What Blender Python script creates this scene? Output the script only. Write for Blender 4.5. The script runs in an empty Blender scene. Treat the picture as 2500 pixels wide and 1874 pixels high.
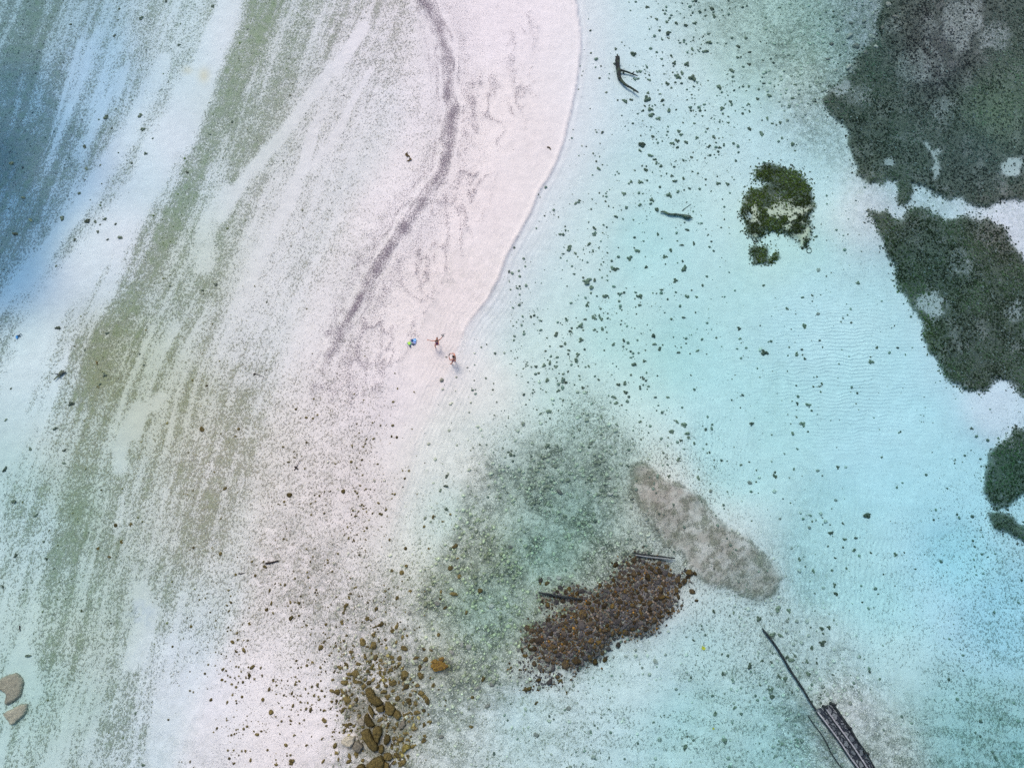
import bpy, bmesh, math
import numpy as np
from mathutils import Vector, Matrix

S = bpy.context.scene
COL = S.collection
rad = math.radians
rng = np.random.default_rng(11)

# ------------------------------------------------------------------ camera
CAM_H = 52.3
TILT = rad(18.0)
FPX = 1667.0                      # focal length in pixels of the 2500 px wide photograph
cam_d = bpy.data.cameras.new('camera')
cam_d.sensor_width = 36.0
cam_d.lens = 36.0 * FPX / 2500.0
cam_d.clip_start = 0.5
cam_d.clip_end = 6000.0
cam = bpy.data.objects.new('camera', cam_d)
cam.location = (0, 0, CAM_H)
cam.rotation_euler = (TILT, 0, 0)
COL.objects.link(cam)
S.camera = cam

# ------------------------------------------------------------------ light
SUN_EL, SUN_AZ = rad(61.0), rad(-24.0)      # azimuth from +Y towards +X
world = bpy.data.worlds.new("World")
S.world = world
world.use_nodes = True
wn = world.node_tree.nodes
wl = world.node_tree.links
bg = wn['Background']
sky = wn.new('ShaderNodeTexSky')
sky.sky_type = 'NISHITA'
sky.sun_disc = False
sky.sun_elevation = SUN_EL
sky.sun_rotation = SUN_AZ
sky.air_density = 1.0
sky.dust_density = 3.0
sky.ozone_density = 1.0
wl.new(sky.outputs['Color'], bg.inputs['Color'])
bg.inputs['Strength'].default_value = 0.12
sun_d = bpy.data.lights.new('sun', 'SUN')
sun_d.energy = 1.5
sun_d.angle = rad(22.0)
sun_d.color = (1.0, 0.90, 0.80)
sun = bpy.data.objects.new('sun', sun_d)
sdir = Vector((math.cos(SUN_EL) * math.sin(SUN_AZ), math.cos(SUN_EL) * math.cos(SUN_AZ), math.sin(SUN_EL)))
sun.rotation_euler = sdir.to_track_quat('Z', 'Y').to_euler()
sun.location = sdir * 200
COL.objects.link(sun)
S.view_settings.view_transform = 'Standard'
S.view_settings.look = 'None'
S.view_settings.exposure = 0.30
S.view_settings.gamma = 1.0
S.render.engine = 'CYCLES'
S.cycles.transparent_max_bounces = 16
S.cycles.max_bounces = 6
S.cycles.use_denoising = False
S.cycles.use_adaptive_sampling = True
S.cycles.adaptive_threshold = 0.02

# ------------------------------------------------------------------ geometry of the view: photo pixels <-> ground
CT, ST = math.cos(TILT), math.sin(TILT)


def ray_xy(u, v, z):
    """Ground point (x, y) at height z that lies at map coordinate (u, v)."""
    dx = (np.asarray(u, float) - 1250.0) / FPX
    dy = -(np.asarray(v, float) - 937.0) / FPX
    wy = dy * CT + ST
    wz = dy * ST - CT
    k = (z - CAM_H) / wz
    return dx * k, wy * k


def to_uv(x, y, z):
    zz = z - CAM_H
    cy = y * CT + zz * ST
    cz = -y * ST + zz * CT            # negative in front
    cz = np.minimum(cz, -1.0)
    return 1250.0 + FPX * x / (-cz), 937.0 - FPX * cy / (-cz)


# ------------------------------------------------------------------ noise on arrays
def vnoise(U, V, scale, seed):
    r = np.random.default_rng(seed)
    g = r.random((256, 256))
    a = U / scale + 1000.3
    b = V / scale + 1000.7
    i = np.floor(a).astype(int)
    j = np.floor(b).astype(int)
    fa = a - i
    fb = b - j
    fa = fa * fa * (3 - 2 * fa)
    fb = fb * fb * (3 - 2 * fb)
    i0, i1, j0, j1 = i % 256, (i + 1) % 256, j % 256, (j + 1) % 256
    return (g[i0, j0] * (1 - fa) + g[i1, j0] * fa) * (1 - fb) + (g[i0, j1] * (1 - fa) + g[i1, j1] * fa) * fb


def fbm(U, V, scale, seed, octv=4):
    t = 0
    a = 1.0
    n = 0
    for o in range(octv):
        t = t + a * vnoise(U, V, scale / 2 ** o, seed + 17 * o)
        n += a
        a *= 0.55
    return t / n


def sstep(a, b, x):
    t = np.clip((x - a) / (b - a), 0, 1)
    return t * t * (3 - 2 * t)


# map raster: 4 px cells over the photo and a wide margin
RS = 4.0
U0, U1, V0, V1 = -900, 3400, -800, 2700
ru = np.arange(U0, U1 + RS, RS)
rv = np.arange(V0, V1 + RS, RS)
RU, RV = np.meshgrid(ru, rv)


def sample(R, u, v):
    a = np.clip((np.asarray(u, float) - U0) / RS, 0, len(ru) - 1.001)
    b = np.clip((np.asarray(v, float) - V0) / RS, 0, len(rv) - 1.001)
    i = a.astype(int)
    j = b.astype(int)
    fa = a - i
    fb = b - j
    if R.ndim == 3:
        fa = fa[..., None]
        fb = fb[..., None]
    return (R[j, i] * (1 - fa) + R[j, i + 1] * fa) * (1 - fb) + (R[j + 1, i] * (1 - fa) + R[j + 1, i + 1] * fa) * fb


def idw(pts, p=2.6):
    """Smooth field through scattered values: rows u, v, value(s)."""
    pts = np.array(pts, float)
    gu = np.arange(U0, U1 + 20, 20.0)
    gv = np.arange(V0, V1 + 20, 20.0)
    GU, GV = np.meshgrid(gu, gv)
    W = 0
    T = 0
    for row in pts:
        d = (GU - row[0]) ** 2 + (GV - row[1]) ** 2
        w = 1.0 / (d + 2500.0) ** (p / 2 * 1.4)
        W = W + w
        T = T + w[..., None] * row[2:]
    F = T / W[..., None]
    a = np.clip((RU - U0) / 20, 0, len(gu) - 1.001)
    b = np.clip((RV - V0) / 20, 0, len(gv) - 1.001)
    i = a.astype(int)
    j = b.astype(int)
    fa = (a - i)[..., None]
    fb = (b - j)[..., None]
    R = (F[j, i] * (1 - fa) + F[j, i + 1] * fa) * (1 - fb) + (F[j + 1, i] * (1 - fa) + F[j + 1, i + 1] * fa) * fb
    return R[..., 0] if R.shape[-1] == 1 else R


def sdist(poly, warp=0.0, seed=1, wscale=60.0, U=None, V=None):
    """Signed distance in px to a polygon, positive inside, with a ragged edge."""
    U = RU if U is None else U
    V = RV if V is None else V
    if warp:
        U, V = (U + (fbm(U, V, wscale, seed) - .5) * 2 * warp, V + (fbm(U, V, wscale, seed + 5) - .5) * 2 * warp)
    P = np.array(poly, float)
    D = np.full(U.shape, 1e9)
    inside = np.zeros(U.shape, bool)
    for k in range(len(P)):
        a, b = P[k], P[(k + 1) % len(P)]
        e = b - a
        t = np.clip(((U - a[0]) * e[0] + (V - a[1]) * e[1]) / (e @ e + 1e-9), 0, 1)
        D = np.minimum(D, (U - a[0] - t * e[0]) ** 2 + (V - a[1] - t * e[1]) ** 2)
        c = ((a[1] > V) != (b[1] > V))
        with np.errstate(divide='ignore', invalid='ignore'):
            x = a[0] + (V - a[1]) * e[0] / (e[1] if abs(e[1]) > 1e-9 else 1e-9)
        inside ^= c & (U < x)
    D = np.sqrt(D)
    return np.where(inside, D, -D)


def pdist(line, warp=0.0, seed=1, wscale=60.0):
    """Distance in px to a polyline."""
    U, V = RU, RV
    if warp:
        U, V = (U + (fbm(U, V, wscale, seed) - .5) * 2 * warp, V + (fbm(U, V, wscale, seed + 5) - .5) * 2 * warp)
    P = np.array(line, float)
    D = np.full(U.shape, 1e9)
    for k in range(len(P) - 1):
        a, b = P[k], P[k + 1]
        e = b - a
        t = np.clip(((U - a[0]) * e[0] + (V - a[1]) * e[1]) / (e @ e + 1e-9), 0, 1)
        D = np.minimum(D, (U - a[0] - t * e[0]) ** 2 + (V - a[1] - t * e[1]) ** 2)
    return np.sqrt(D)


def T(ox, oy, s, pts):
    """Points read in an enlargement of the photograph -> photo pixels."""
    return [(ox + p[0] / s, oy + p[1] / s) + tuple(q / s for q in p[2:]) for p in pts]
# ------------------------------------------------------------------ the map of the place
K = 1.13
SHORE = [(1405, -800), (1400, -300), (1405, -60), (1407, 0), (1415, 68), (1416, 110), (1412, 173), (1405, 225), (1395, 279), (1380, 335),
         (1358, 392), (1338, 437), (1316, 475), (1294, 525), (1271, 569), (1255, 600), (1240, 627), (1222, 680), (1195, 725), (1164, 765),
         (1140, 800), (1118, 850), (1085, 915), (1048, 990), (1010, 1080), (975, 1180), (945, 1290), (915, 1400), (895, 1490),
         (855, 1600), (830, 1720), (815, 1874), (800, 2700)]
SAND_L = [(380, 2700), (470, 1874), (560, 1640), (640, 1480), (650, 1350), (655, 1180), (690, 1040), (730, 900), (770, 790), (800, 690),
          (850, 590), (900, 500), (960, 420), (1010, 330), (1030, 200), (1000, 90), (960, 0), (930, -200), (900, -800)]
sd_sand = sdist(SHORE + SAND_L, 10, 3, 160)
sd_shore = -pdist(SHORE, 5, 9, 90)
right = sdist(SHORE + [(3600, 2700), (3600, -800)], 5, 9, 90) > 0           # seaward of the steep shore

BED_A = T(1660, 0, 2.633, [(1290, -1200), (1230, -300), (1330, 20), (1280, 170), (1210, 330), (1110, 395), (1060, 490), (1000, 545), (940, 590), (925, 650),
                           (975, 730), (1060, 790), (1100, 850), (1080, 920), (1110, 1010), (1125, 1090), (1230, 1180), (1330, 1160), (1400, 1170),
                           (1420, 1300), (1465, 1320), (1500, 1290), (1500, 1190), (1580, 1180), (1640, 1250), (1730, 1290), (1790, 1270), (1890, 1310), (1960, 1325), (2060, 1290),
                           (2212, 1300), (2700, 1330), (4800, 1400), (4800, -1200)])
BED_B = T(1660, 0, 2.633, [(1210, 1350), (1260, 1370), (1330, 1355), (1370, 1400), (1430, 1425), (1500, 1345), (1580, 1345), (1640, 1380), (1690, 1440), (1780, 1410),
                           (1840, 1395), (1960, 1400), (2060, 1450), (2100, 1500), (2110, 1560), (2180, 1610), (2212, 1700), (2700, 1900), (4800, 2300), (4800, 2900)]) + \
    T(1660, 625, 2.633, [(2500, 1100), (2212, 890), (2160, 820), (2090, 775), (2045, 770), (2000, 820), (1950, 860), (1840, 850), (1780, 810), (1700, 740), (1650, 650), (1590, 560), (1560, 430),
                         (1480, 330), (1440, 220), (1400, 150), (1370, 40)]) + T(1660, 0, 2.633, [(1330, 1590), (1280, 1500), (1230, 1430)])
BED_C = T(1660, 625, 2.633, [(2700, 1050), (2230, 1120), (2150, 1110), (2080, 1210), (1990, 1270), (1970, 1400), (1945, 1530), (2020, 1615), (2100, 1600), (2180, 1530), (2700, 1420)])
BED_E = T(1660, 1250, 2.633, [(1985, 5), (2060, -10), (2120, 40), (2170, 90), (2240, 90), (2600, 160), (2600, 300), (2240, 190), (2160, 165), (2090, 130), (2030, 90)])
BED_D = T(1660, 0, 2.633, [(485, 1090), (530, 1060), (575, 1045), (640, 1065), (690, 1095), (760, 1110), (790, 1150), (835, 1190), (845, 1280), (860, 1330), (820, 1400),
                           (838, 1480), (825, 1590), (790, 1580), (760, 1530), (690, 1500), (640, 1480), (560, 1480), (490, 1545), (440, 1480), (420, 1420), (390, 1370), (410, 1280), (440, 1220), (520, 1210), (590, 1180), (480, 1130)])
BED_F = T(1660, 0, 2.633, [(455, 1600), (480, 1580), (550, 1590), (560, 1680), (620, 1620), (640, 1660), (560, 1700), (480, 1700)])
beds = {k: sdist(p, w, s, 40) for k, p, w, s in (('A', BED_A, 16, 21), ('B', BED_B, 16, 31), ('C', BED_C, 12, 41), ('E', BED_E, 12, 42), ('D', BED_D, 10, 51), ('F', BED_F, 8, 61))}
sd_bed = np.maximum.reduce(list(beds.values()))

# depth of water in metres (negative: dry), far from the shores
DEPTH = idw([(1500, 100, .5), (1480, 300, .5), (1420, 480, .5), (1380, 600, .5), (1300, 800, .5), (1180, 950, .12), (1150, 1150, .12), (1130, 1350, .15), (1000, 1400, .03),
             (1600, 150, .55), (1600, 350, .7), (1600, 600, .95), (1500, 800, .8), (1400, 950, .6), (1700, 850, 1.0), (1850, 300, .75), (1800, 100, .55), (1950, 200, .5),
             (1950, 650, 1.1), (2000, 900, 1.3), (1800, 1100, 1.2), (2200, 1000, 1.35), (2150, 750, 1.0), (2300, 1150, 1.5), (2100, 1300, 1.45), (2350, 1350, 1.9), (2450, 1500, 1.9), (2000, 450, .8),
             (2100, 150, .8), (2300, 60, .45), (2400, 350, .8), (2200, 400, .9), (2480, 560, .3), (2250, 700, 1.0), (2450, 800, .7), (2440, 1000, .6), (2450, 1250, 1.3), (2100, 500, .4),
             (1250, 1150, .55), (1400, 1250, .8), (1500, 1150, .6), (1600, 1200, .12), (1750, 1350, .3), (1850, 1420, .5), (1350, 1350, .8), (1500, 1400, .25), (1600, 1450, .2), (1400, 1500, .12), (1300, 1600, .2), (1200, 1500, .6), (1100, 1250, .35),
             (1500, 1650, .7), (1700, 1600, .9), (1700, 1750, 1.1), (1850, 1500, .7), (1900, 1800, 1.25), (1300, 1750, .6), (1100, 1750, .3), (980, 1750, .08), (950, 1600, .05), (1050, 1620, .05),
             (2000, 1550, .7), (2050, 1750, .3), (2150, 1850, .4), (2200, 1600, .95), (2350, 1750, 1.3), (2500, 1874, 1.7), (2000, 1400, 1.3), (2200, 1450, 1.5),
             (950, 100, .03), (800, 300, .05), (700, 500, .07), (640, 700, .08), (600, 900, .1), (560, 1100, .08), (500, 1300, .1), (400, 1500, .25), (450, 1700, .2),
             (600, 100, .15), (450, 350, .2), (350, 600, .15), (250, 850, .2), (150, 1100, .28), (80, 1400, .4), (50, 1700, .5), (200, 1800, .35), (250, 1600, .25),
             (400, 100, .35), (300, 400, .4), (180, 700, .42), (60, 950, .5), (200, 100, .8), (130, 350, 1.15), (60, 600, 1.25), (0, 300, 1.6), (0, 500, 1.7), (0, 800, .9), (20, 1150, .5), (0, 0, 1.0),
             (-600, 500, 4.5), (-600, 1500, 2.5), (600, -500, .9), (1800, -500, .9), (2900, 500, .6), (3000, 1500, 2.6), (1500, 2400, 1.6), (300, 2400, .9), (3000, -500, .8), (-500, -500, 3.0)])
DEPTH = DEPTH * (1 - .27 * sstep(.9, 1.6, DEPTH)) * (1 - .62 * sstep(500, 150, RU) * sstep(1200, 800, RV) * (RU > -200))
dep = DEPTH * np.where(right, sstep(0, 150, -sd_shore) * .75 + .25 * sstep(0, 25, -sd_shore), sstep(0, 90, -sd_sand))
# low swells and hollows in the seabed
dep = dep * (1 + .35 * (fbm(RU, RV, 260, 77) - .5))
height = np.where(sd_sand > 0, np.minimum(.004 + .0035 * np.minimum(sd_sand, 130), .45), -dep)
lowpart = sstep(900, 1300, RV)
height = np.where(sd_sand > 0, height * (1 - .75 * lowpart), height)
wrack_line = [(1000, -800), (1010, -100), (1034, 0), (1068, 57), (1090, 124), (1094, 203), (1107, 260), (1096, 339), (1079, 418), (1017, 508), (960, 588),
              (904, 678), (864, 757), (825, 825), (790, 905)]
dw = pdist(wrack_line, 9, 5, 70)
height += .10 * np.exp(-(dw / 22) ** 2) * (sd_sand > 0)
height += .04 * (fbm(RU, RV, 45, 7) - .5) * sstep(-30, 60, sd_sand)

# coral crust plateau, brown cobble mound, small mound, outcrop
CRUST = T(1200, 1000, 2.765, [(960, 380), (1040, 385), (1150, 470), (1290, 520), (1370, 570), (1450, 640), (1510, 740), (1590, 820), (1720, 870), (1800, 950), (1890, 1050),
                              (1945, 1130), (1900, 1230), (1800, 1280), (1690, 1260), (1600, 1200), (1500, 1180), (1400, 1120), (1310, 1050), (1300, 960), (1190, 920), (1140, 820), (1100, 720), (1030, 680), (1000, 600), (950, 520)])
sd_crust = sdist(CRUST, 9, 91, 45)
MOUND = T(1260, 1320, 4.363, [(1000, 420), (1110, 300), (1250, 270), (1330, 200), (1500, 190), (1600, 290), (1680, 370), (1760, 420), (1700, 520), (1690, 640), (1640, 740), (1540, 800), (1440, 900),
                              (1330, 970), (1120, 1000), (1000, 1060), (880, 1160), (790, 1230), (620, 1300), (520, 1310), (420, 1290), (330, 1290), (280, 1200), (190, 1160), (120, 1010), (150, 930), (260, 900),
                              (420, 860), (560, 790), (560, 700), (360, 640), (620, 580), (720, 610), (830, 580), (930, 530)])
sd_mound = sdist(MOUND + T(1260, 1320, 4.363, []), 24, 92, 46)
SMALLM = [(1062, 1612), (1085, 1604), (1102, 1612), (1103, 1632), (1088, 1645), (1062, 1640), (1050, 1628)]
sd_small = sdist(SMALLM, 5, 93, 20)
height += .12 * sstep(-22, 12, sd_crust)
height += .22 * sstep(-25, 30, sd_mound) + .28 * sstep(-8, 14, sd_small)
# seaweed beds stand on slightly raised rock
height += .25 * sstep(-8, 12, sd_bed)
# a low scarp where the swell cuts the steep shore
height += np.where(sd_shore > -14, .16 * (sstep(-1.5, 2.5, np.where(right, sd_shore, -sd_shore)) - .5) * sstep(14, 5, -sd_shore) * sstep(900, 650, RV), 0)
height = np.maximum(height, -6)

# streaks running with the swell on the left flat: coordinate across / along the curved growth band
XB = np.interp(RV, [-800, -200, 20, 130, 290, 440, 580, 730, 840, 950, 1200, 1450, 1700, 2700], [900, 660, 600, 555, 500, 448, 392, 318, 262, 225, 150, 80, 20, -200])
ACR = (RU - XB) * .9 + 26 * (fbm(RU, RV, 260, 208, 2) - .5)
streak = sstep(.34, .66, fbm(ACR, RV * .16, 60, 201, 4))
streak2 = sstep(.32, .68, fbm(ACR, RV * .22, 150, 301, 3))
fine = sstep(.34, .64, .6 * fbm(ACR, RV * .06, 17, 321, 3) + .4 * fbm(ACR, RV * .05, 8, 325, 2))
hstreak = sstep(.36, .64, fbm((RU * .96 + RV * .2) * .14, RV - .16 * RU, 13, 331, 3))
# ------------------------------------------------------------------ what covers the ground: densities and colours by place
weed = idw([(600, 60, .62), (540, 250, .55), (470, 450, .55), (400, 620, .6), (310, 800, .66), (260, 900, .62), (740, 80, .46), (700, 160, .42), (640, 280, .40), (560, 430, .40), (470, 640, .42), (400, 780, .5),
            (330, 950, .58), (420, 950, .52), (520, 1000, .36), (600, 900, .22), (690, 800, .12), (640, 650, .16), (560, 1150, .34), (420, 1150, .46), (300, 1150, .5), (240, 1300, .46), (150, 1350, .48),
            (100, 1250, .4), (150, 1600, .46), (300, 1620, .34), (300, 1800, .36), (460, 1600, .2), (440, 1750, .1), (150, 1800, .38), (60, 1550, .3), (30, 1350, .3), (480, 1400, .34), (380, 1400, .42), (220, 1500, .48), (520, 1500, .3),
            (350, 100, .3), (420, 50, .32), (260, 200, .38), (310, 350, .3), (200, 480, .26), (110, 680, .26), (20, 900, .32), (100, 200, .72), (50, 400, .8), (0, 600, .75), (160, 60, .5), (20, 20, .6), (180, 330, .55), (60, 1100, .2),
            (810, 60, .42), (880, 120, .3), (900, 300, .22), (800, 450, .2), (720, 560, .2), (850, 220, .24), (900, 420, .14), (620, 1350, .3), (700, 1250, .26), (800, 1150, .3), (850, 1080, .26), (900, 1200, .2), (700, 1450, .3), (600, 1620, .2),
            (560, 1780, .08), (700, 1800, .12), (980, 1250, .12), (1060, 1300, .2), (1000, 1100, .05), (1100, 1000, .05), (1200, 1200, .12), (1250, 1100, .18), (1330, 1150, .42), (1450, 1130, .34), (1480, 1200, .38), (1320, 1240, .34), (1400, 1320, .44),
            (1250, 1360, .42), (1180, 1380, .4), (1100, 1430, .44), (1080, 1520, .36), (1150, 1540, .36), (1250, 1450, .36), (1200, 1650, .4), (1130, 1620, .42), (1100, 1720, .32), (1250, 1750, .28), (1400, 1720, .26), (1500, 1800, .3), (1600, 1740, .2),
            (1000, 1450, .3), (980, 1620, .3), (1650, 1850, .3), (1750, 1700, .34), (1850, 1720, .34), (1800, 1560, .24), (1900, 1840, .3), (1600, 1580, .14), (2300, 1700, .34), (2420, 1800, .52), (2250, 1850, .38), (2150, 1700, .16), (2250, 1550, .16),
            (2450, 1600, .3), (2050, 1450, .12), (1480, 60, .08), (1650, 250, .12), (1700, 400, .14), (1500, 500, .05), (1800, 600, .04), (1400, 700, .05), (1300, 900, .06), (1600, 950, .08), (1900, 900, .05), (2150, 950, .06), (2000, 1200, .06),
            (1950, 60, .3), (1990, 140, .34), (1880, 200, .07), (2150, 600, .1), (1300, 300, .0), (1250, 600, 0), (1120, 780, 0), (1150, 100, .03), (-400, 500, .8), (-400, 1500, .4), (2900, 1000, .2), (1500, 2300, .3), (2900, 1900, .5), (1200, -500, .1), (400, -500, .4)], 3.2)
band = [(640, -200), (600, 20), (555, 130), (500, 290), (448, 440), (392, 580), (318, 730), (262, 840), (225, 950)]
sdb = pdist(band, 14, 61, 60)
acrossband = (RU - 0) * .917 + RV * .399      # rough side of the band
left_flat = sstep(40, -40, RU - (1020 - .35 * RV)) * (RV < 1900)
weed = weed * (1 - left_flat) + left_flat * np.clip(weed * (.16 + .50 * streak + .36 * streak2 + .80 * fine), 0, 1.2)
hz_ = sstep(1560, 1680, RV) * (1 - left_flat)
weed = weed * (1 - hz_) + hz_ * weed * (.42 + .5 * hstreak)
rside = np.where(acrossband > np.interp(RV, [b_[1] for b_ in band], [b_[0] * .917 + b_[1] * .399 for b_ in band]), 62, 22)
weed = np.maximum(weed, 1.0 * np.exp(-(sdb / rside) ** 2) * (.58 + .2 * streak + .34 * fine))


def lane(line, w, k, seed=5, warp=8):
    """A swept, bare strip of sand across the growth."""
    global weed
    d = pdist(line, warp, seed, 70)
    weed = weed * (1 - k * np.exp(-(d / w) ** 4))


lane([(600, -150), (555, 40), (500, 180), (440, 330)], 42, .93, 71)
lane([(470, 215), (420, 320), (370, 430), (295, 540), (215, 640), (130, 740), (80, 850), (40, 950), (0, 1100)], 52, .95, 72)
lane([(395, 150), (330, 300), (250, 410), (170, 540), (60, 690)], 22, .75, 73)
lane([(300, 180), (240, 290), (190, 380)], 16, .6, 74)
lane([(330, 330), (230, 470), (120, 600), (30, 740)], 18, .6, 75)
lane([(890, 70), (830, 150), (780, 200), (690, 330), (600, 430), (540, 530)], 16, .9, 76, 4)
lane([(560, 470), (500, 560), (500, 640)], 28, .8, 77)
lane([(905, 170), (850, 270), (800, 360), (700, 460)], 8, .7, 78, 4)
lane([(430, 790), (385, 870), (370, 900)], 14, .6, 79)
lane([(390, 970), (345, 1020), (320, 1060)], 14, .85, 80)
lane([(330, 1000), (310, 1050), (290, 1100), (290, 1140)], 22, .9, 81)
lane([(300, 1220), (285, 1300)], 14, .5, 82)
lane([(345, 1440), (360, 1500), (350, 1540), (325, 1620)], 26, .85, 83)
lane([(480, 1660), (430, 1740), (380, 1874)], 40, .8, 84)
lane([(640, 1640), (560, 1760), (540, 1874)], 30, .7, 85)
lane([(60, 1600), (80, 1680)], 28, .8, 86)
# clumps and gaps
weed *= .78 + .5 * (fbm(RU, RV, 34, 401, 3) - .25)
weed = np.where(sd_bed > -6, np.maximum(weed, .85 * sstep(-8, 4, sd_bed)), weed)
weed = np.where(sd_crust > 0, .10 + .5 * sstep(.36, .66, fbm(RU, RV, 15, 411, 3)), weed)
weed = np.where(sd_mound > 0, .15, weed)
fr = np.exp(-((sd_crust + 2) / 7.0) ** 2) * (fbm(RU, RV, 20, 402, 2) > .5)
weed = np.maximum(weed, .6 * fr * (sd_crust > -30))
ramp_u = sstep(30, 0, np.abs(RU - (1950 + (RV - 1700) * .62)) - 10) * (RV > 1500)
rubzone = sstep(-30, 40, sdist([(1120, 1130), (1300, 1060), (1480, 1090), (1540, 1200), (1570, 1330), (1560, 1500), (1300, 1700), (1000, 1690), (930, 1560), (1050, 1380), (1130, 1250)], 30, 95, 90))
weed = weed * (1 - .45 * rubzone)
weed = np.clip(weed, 0, 1.1)

brk = fbm(RU, RV, 26, 513, 3)
wrack = .72 * np.exp(-(dw / (5 + 20 * fbm(RU, RV, 40, 511, 3))) ** 2) * sstep(1000, 800, RV) * (.35 + 1.1 * brk)
wrack = np.maximum(wrack, .9 * np.exp(-((dw - 3) / 3.2) ** 2) * sstep(.35, .6, brk) * (RV < 860))
for o_, w_, k_ in ((13, 3.5, .55), (24, 4, .38), (36, 5, .22)):
    wrack = np.maximum(wrack, k_ * np.exp(-((dw - o_ * (.6 + .8 * fbm(RU, RV, 110, 520 + o_, 2))) / w_) ** 2) * sstep(.34, .62, fbm(RU, RV, 44, 530 + o_, 2)) * 1.2 * (RV < 900))
d2 = pdist([(1020, 0), (1052, 57), (1070, 124), (1080, 200), (1085, 270), (1070, 370), (1030, 430), (985, 510), (925, 590), (880, 650), (840, 730), (800, 820)], 22, 15, 50)
wrack = np.maximum(wrack, .5 * np.exp(-(d2 / 4) ** 2) * sstep(.3, .6, fbm(RU, RV, 60, 512, 2)))
inner = sstep(0, 60, sd_sand)
side = sstep(10, 45, dw) * sstep(60, 140, -sd_shore) * (RU > 700)
u2 = RU + 90 * (fbm(RU, RV, 150, 501, 3) - .5)
v2 = RV + 90 * (fbm(RU, RV, 150, 502, 3) - .5)
ridge = 1 - np.abs(2 * fbm(u2 * 1.5, v2 * .6, 44, 503, 4) - 1) * 5.0
swirl = sstep(.2, 1.0, ridge) * sstep(.30, .6, fbm(RU, RV, 120, 504, 3))
topzone = sstep(1150, 900, RV) * (RU > 900 - .2 * RV)
wrack = np.maximum(wrack, inner * side * topzone * (.11 + .34 * swirl + .2 * np.exp(-(dw / 70) ** 2)))
wrack = np.maximum(wrack, .12 * sstep(-20, 60, sd_sand) * sstep(780, 920, RV) * sstep(1050, 940, RU - 0) * sstep(1500, 1250, RV) * (.4 + .9 * fbm(RU, RV, 60, 505)))
wrack = np.maximum(wrack, .16 * sstep(-20, 60, sd_sand) * sstep(1150, 1400, RV) * (.4 + .9 * fbm(RU, RV, 60, 506)))
wrack *= 1 - np.exp(-(sd_shore / 70) ** 2)

cob = idw([(1300, 1150, .6), (1400, 1250, .6), (1450, 1120, .45), (1400, 1380, .7), (1250, 1380, .4), (1150, 1400, .3), (1300, 1500, .9), (1200, 1480, .6), (1150, 1560, .5), (1100, 1640, .7), (1250, 1620, .6), (1000, 1640, .7), (930, 1700, .6), (1050, 1550, .5),
           (1600, 1400, .7), (1560, 1350, .6), (1950, 100, .5), (2010, 120, .6), (1900, 40, .3), (2400, 200, .2), (1900, 1560, .3), (2000, 1750, .6), (1250, 1000, .05), (1000, 1300, .1), (1150, 1250, .1), (1300, 1750, .25), (1500, 1700, .1), (1700, 1500, .05),
           (1600, 1000, 0), (1700, 1200, 0), (1500, 800, 0), (900, 1000, 0), (500, 500, 0), (300, 1000, 0), (300, 1500, .1), (0, 0, 0), (2200, 1000, 0), (2200, 1500, 0), (1200, 300, 0), (1500, 200, 0), (1700, 300, 0), (1800, 500, 0),
           (700, 1700, .05), (1800, 1750, .15), (0, 1500, 0), (-500, 500, 0), (3000, 500, 0), (3000, 1500, 0), (1500, 2500, .2)], 3.4)
patch = sstep(.30, .66, .6 * fbm(RU, RV, 85, 621, 3) + .4 * fbm(RU, RV, 30, 622, 3))
cob = np.maximum(cob, rubzone * (.35 + .65 * patch))
weed = np.clip(weed * (1 + rubzone * (.55 * patch - .55)) + .16 * rubzone * (1 - patch), 0, 1.1)
cob *= .35 + 1.25 * fbm(RU, RV, 60, 601, 3)
cob = np.maximum(cob, .95 * sstep(-10, 15, sd_mound))
cob = np.maximum(np.where(sd_crust > 0, .42 * fbm(RU, RV, 40, 602, 3) * 1.6, cob), .8 * sstep(-4, 6, sd_small))

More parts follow.
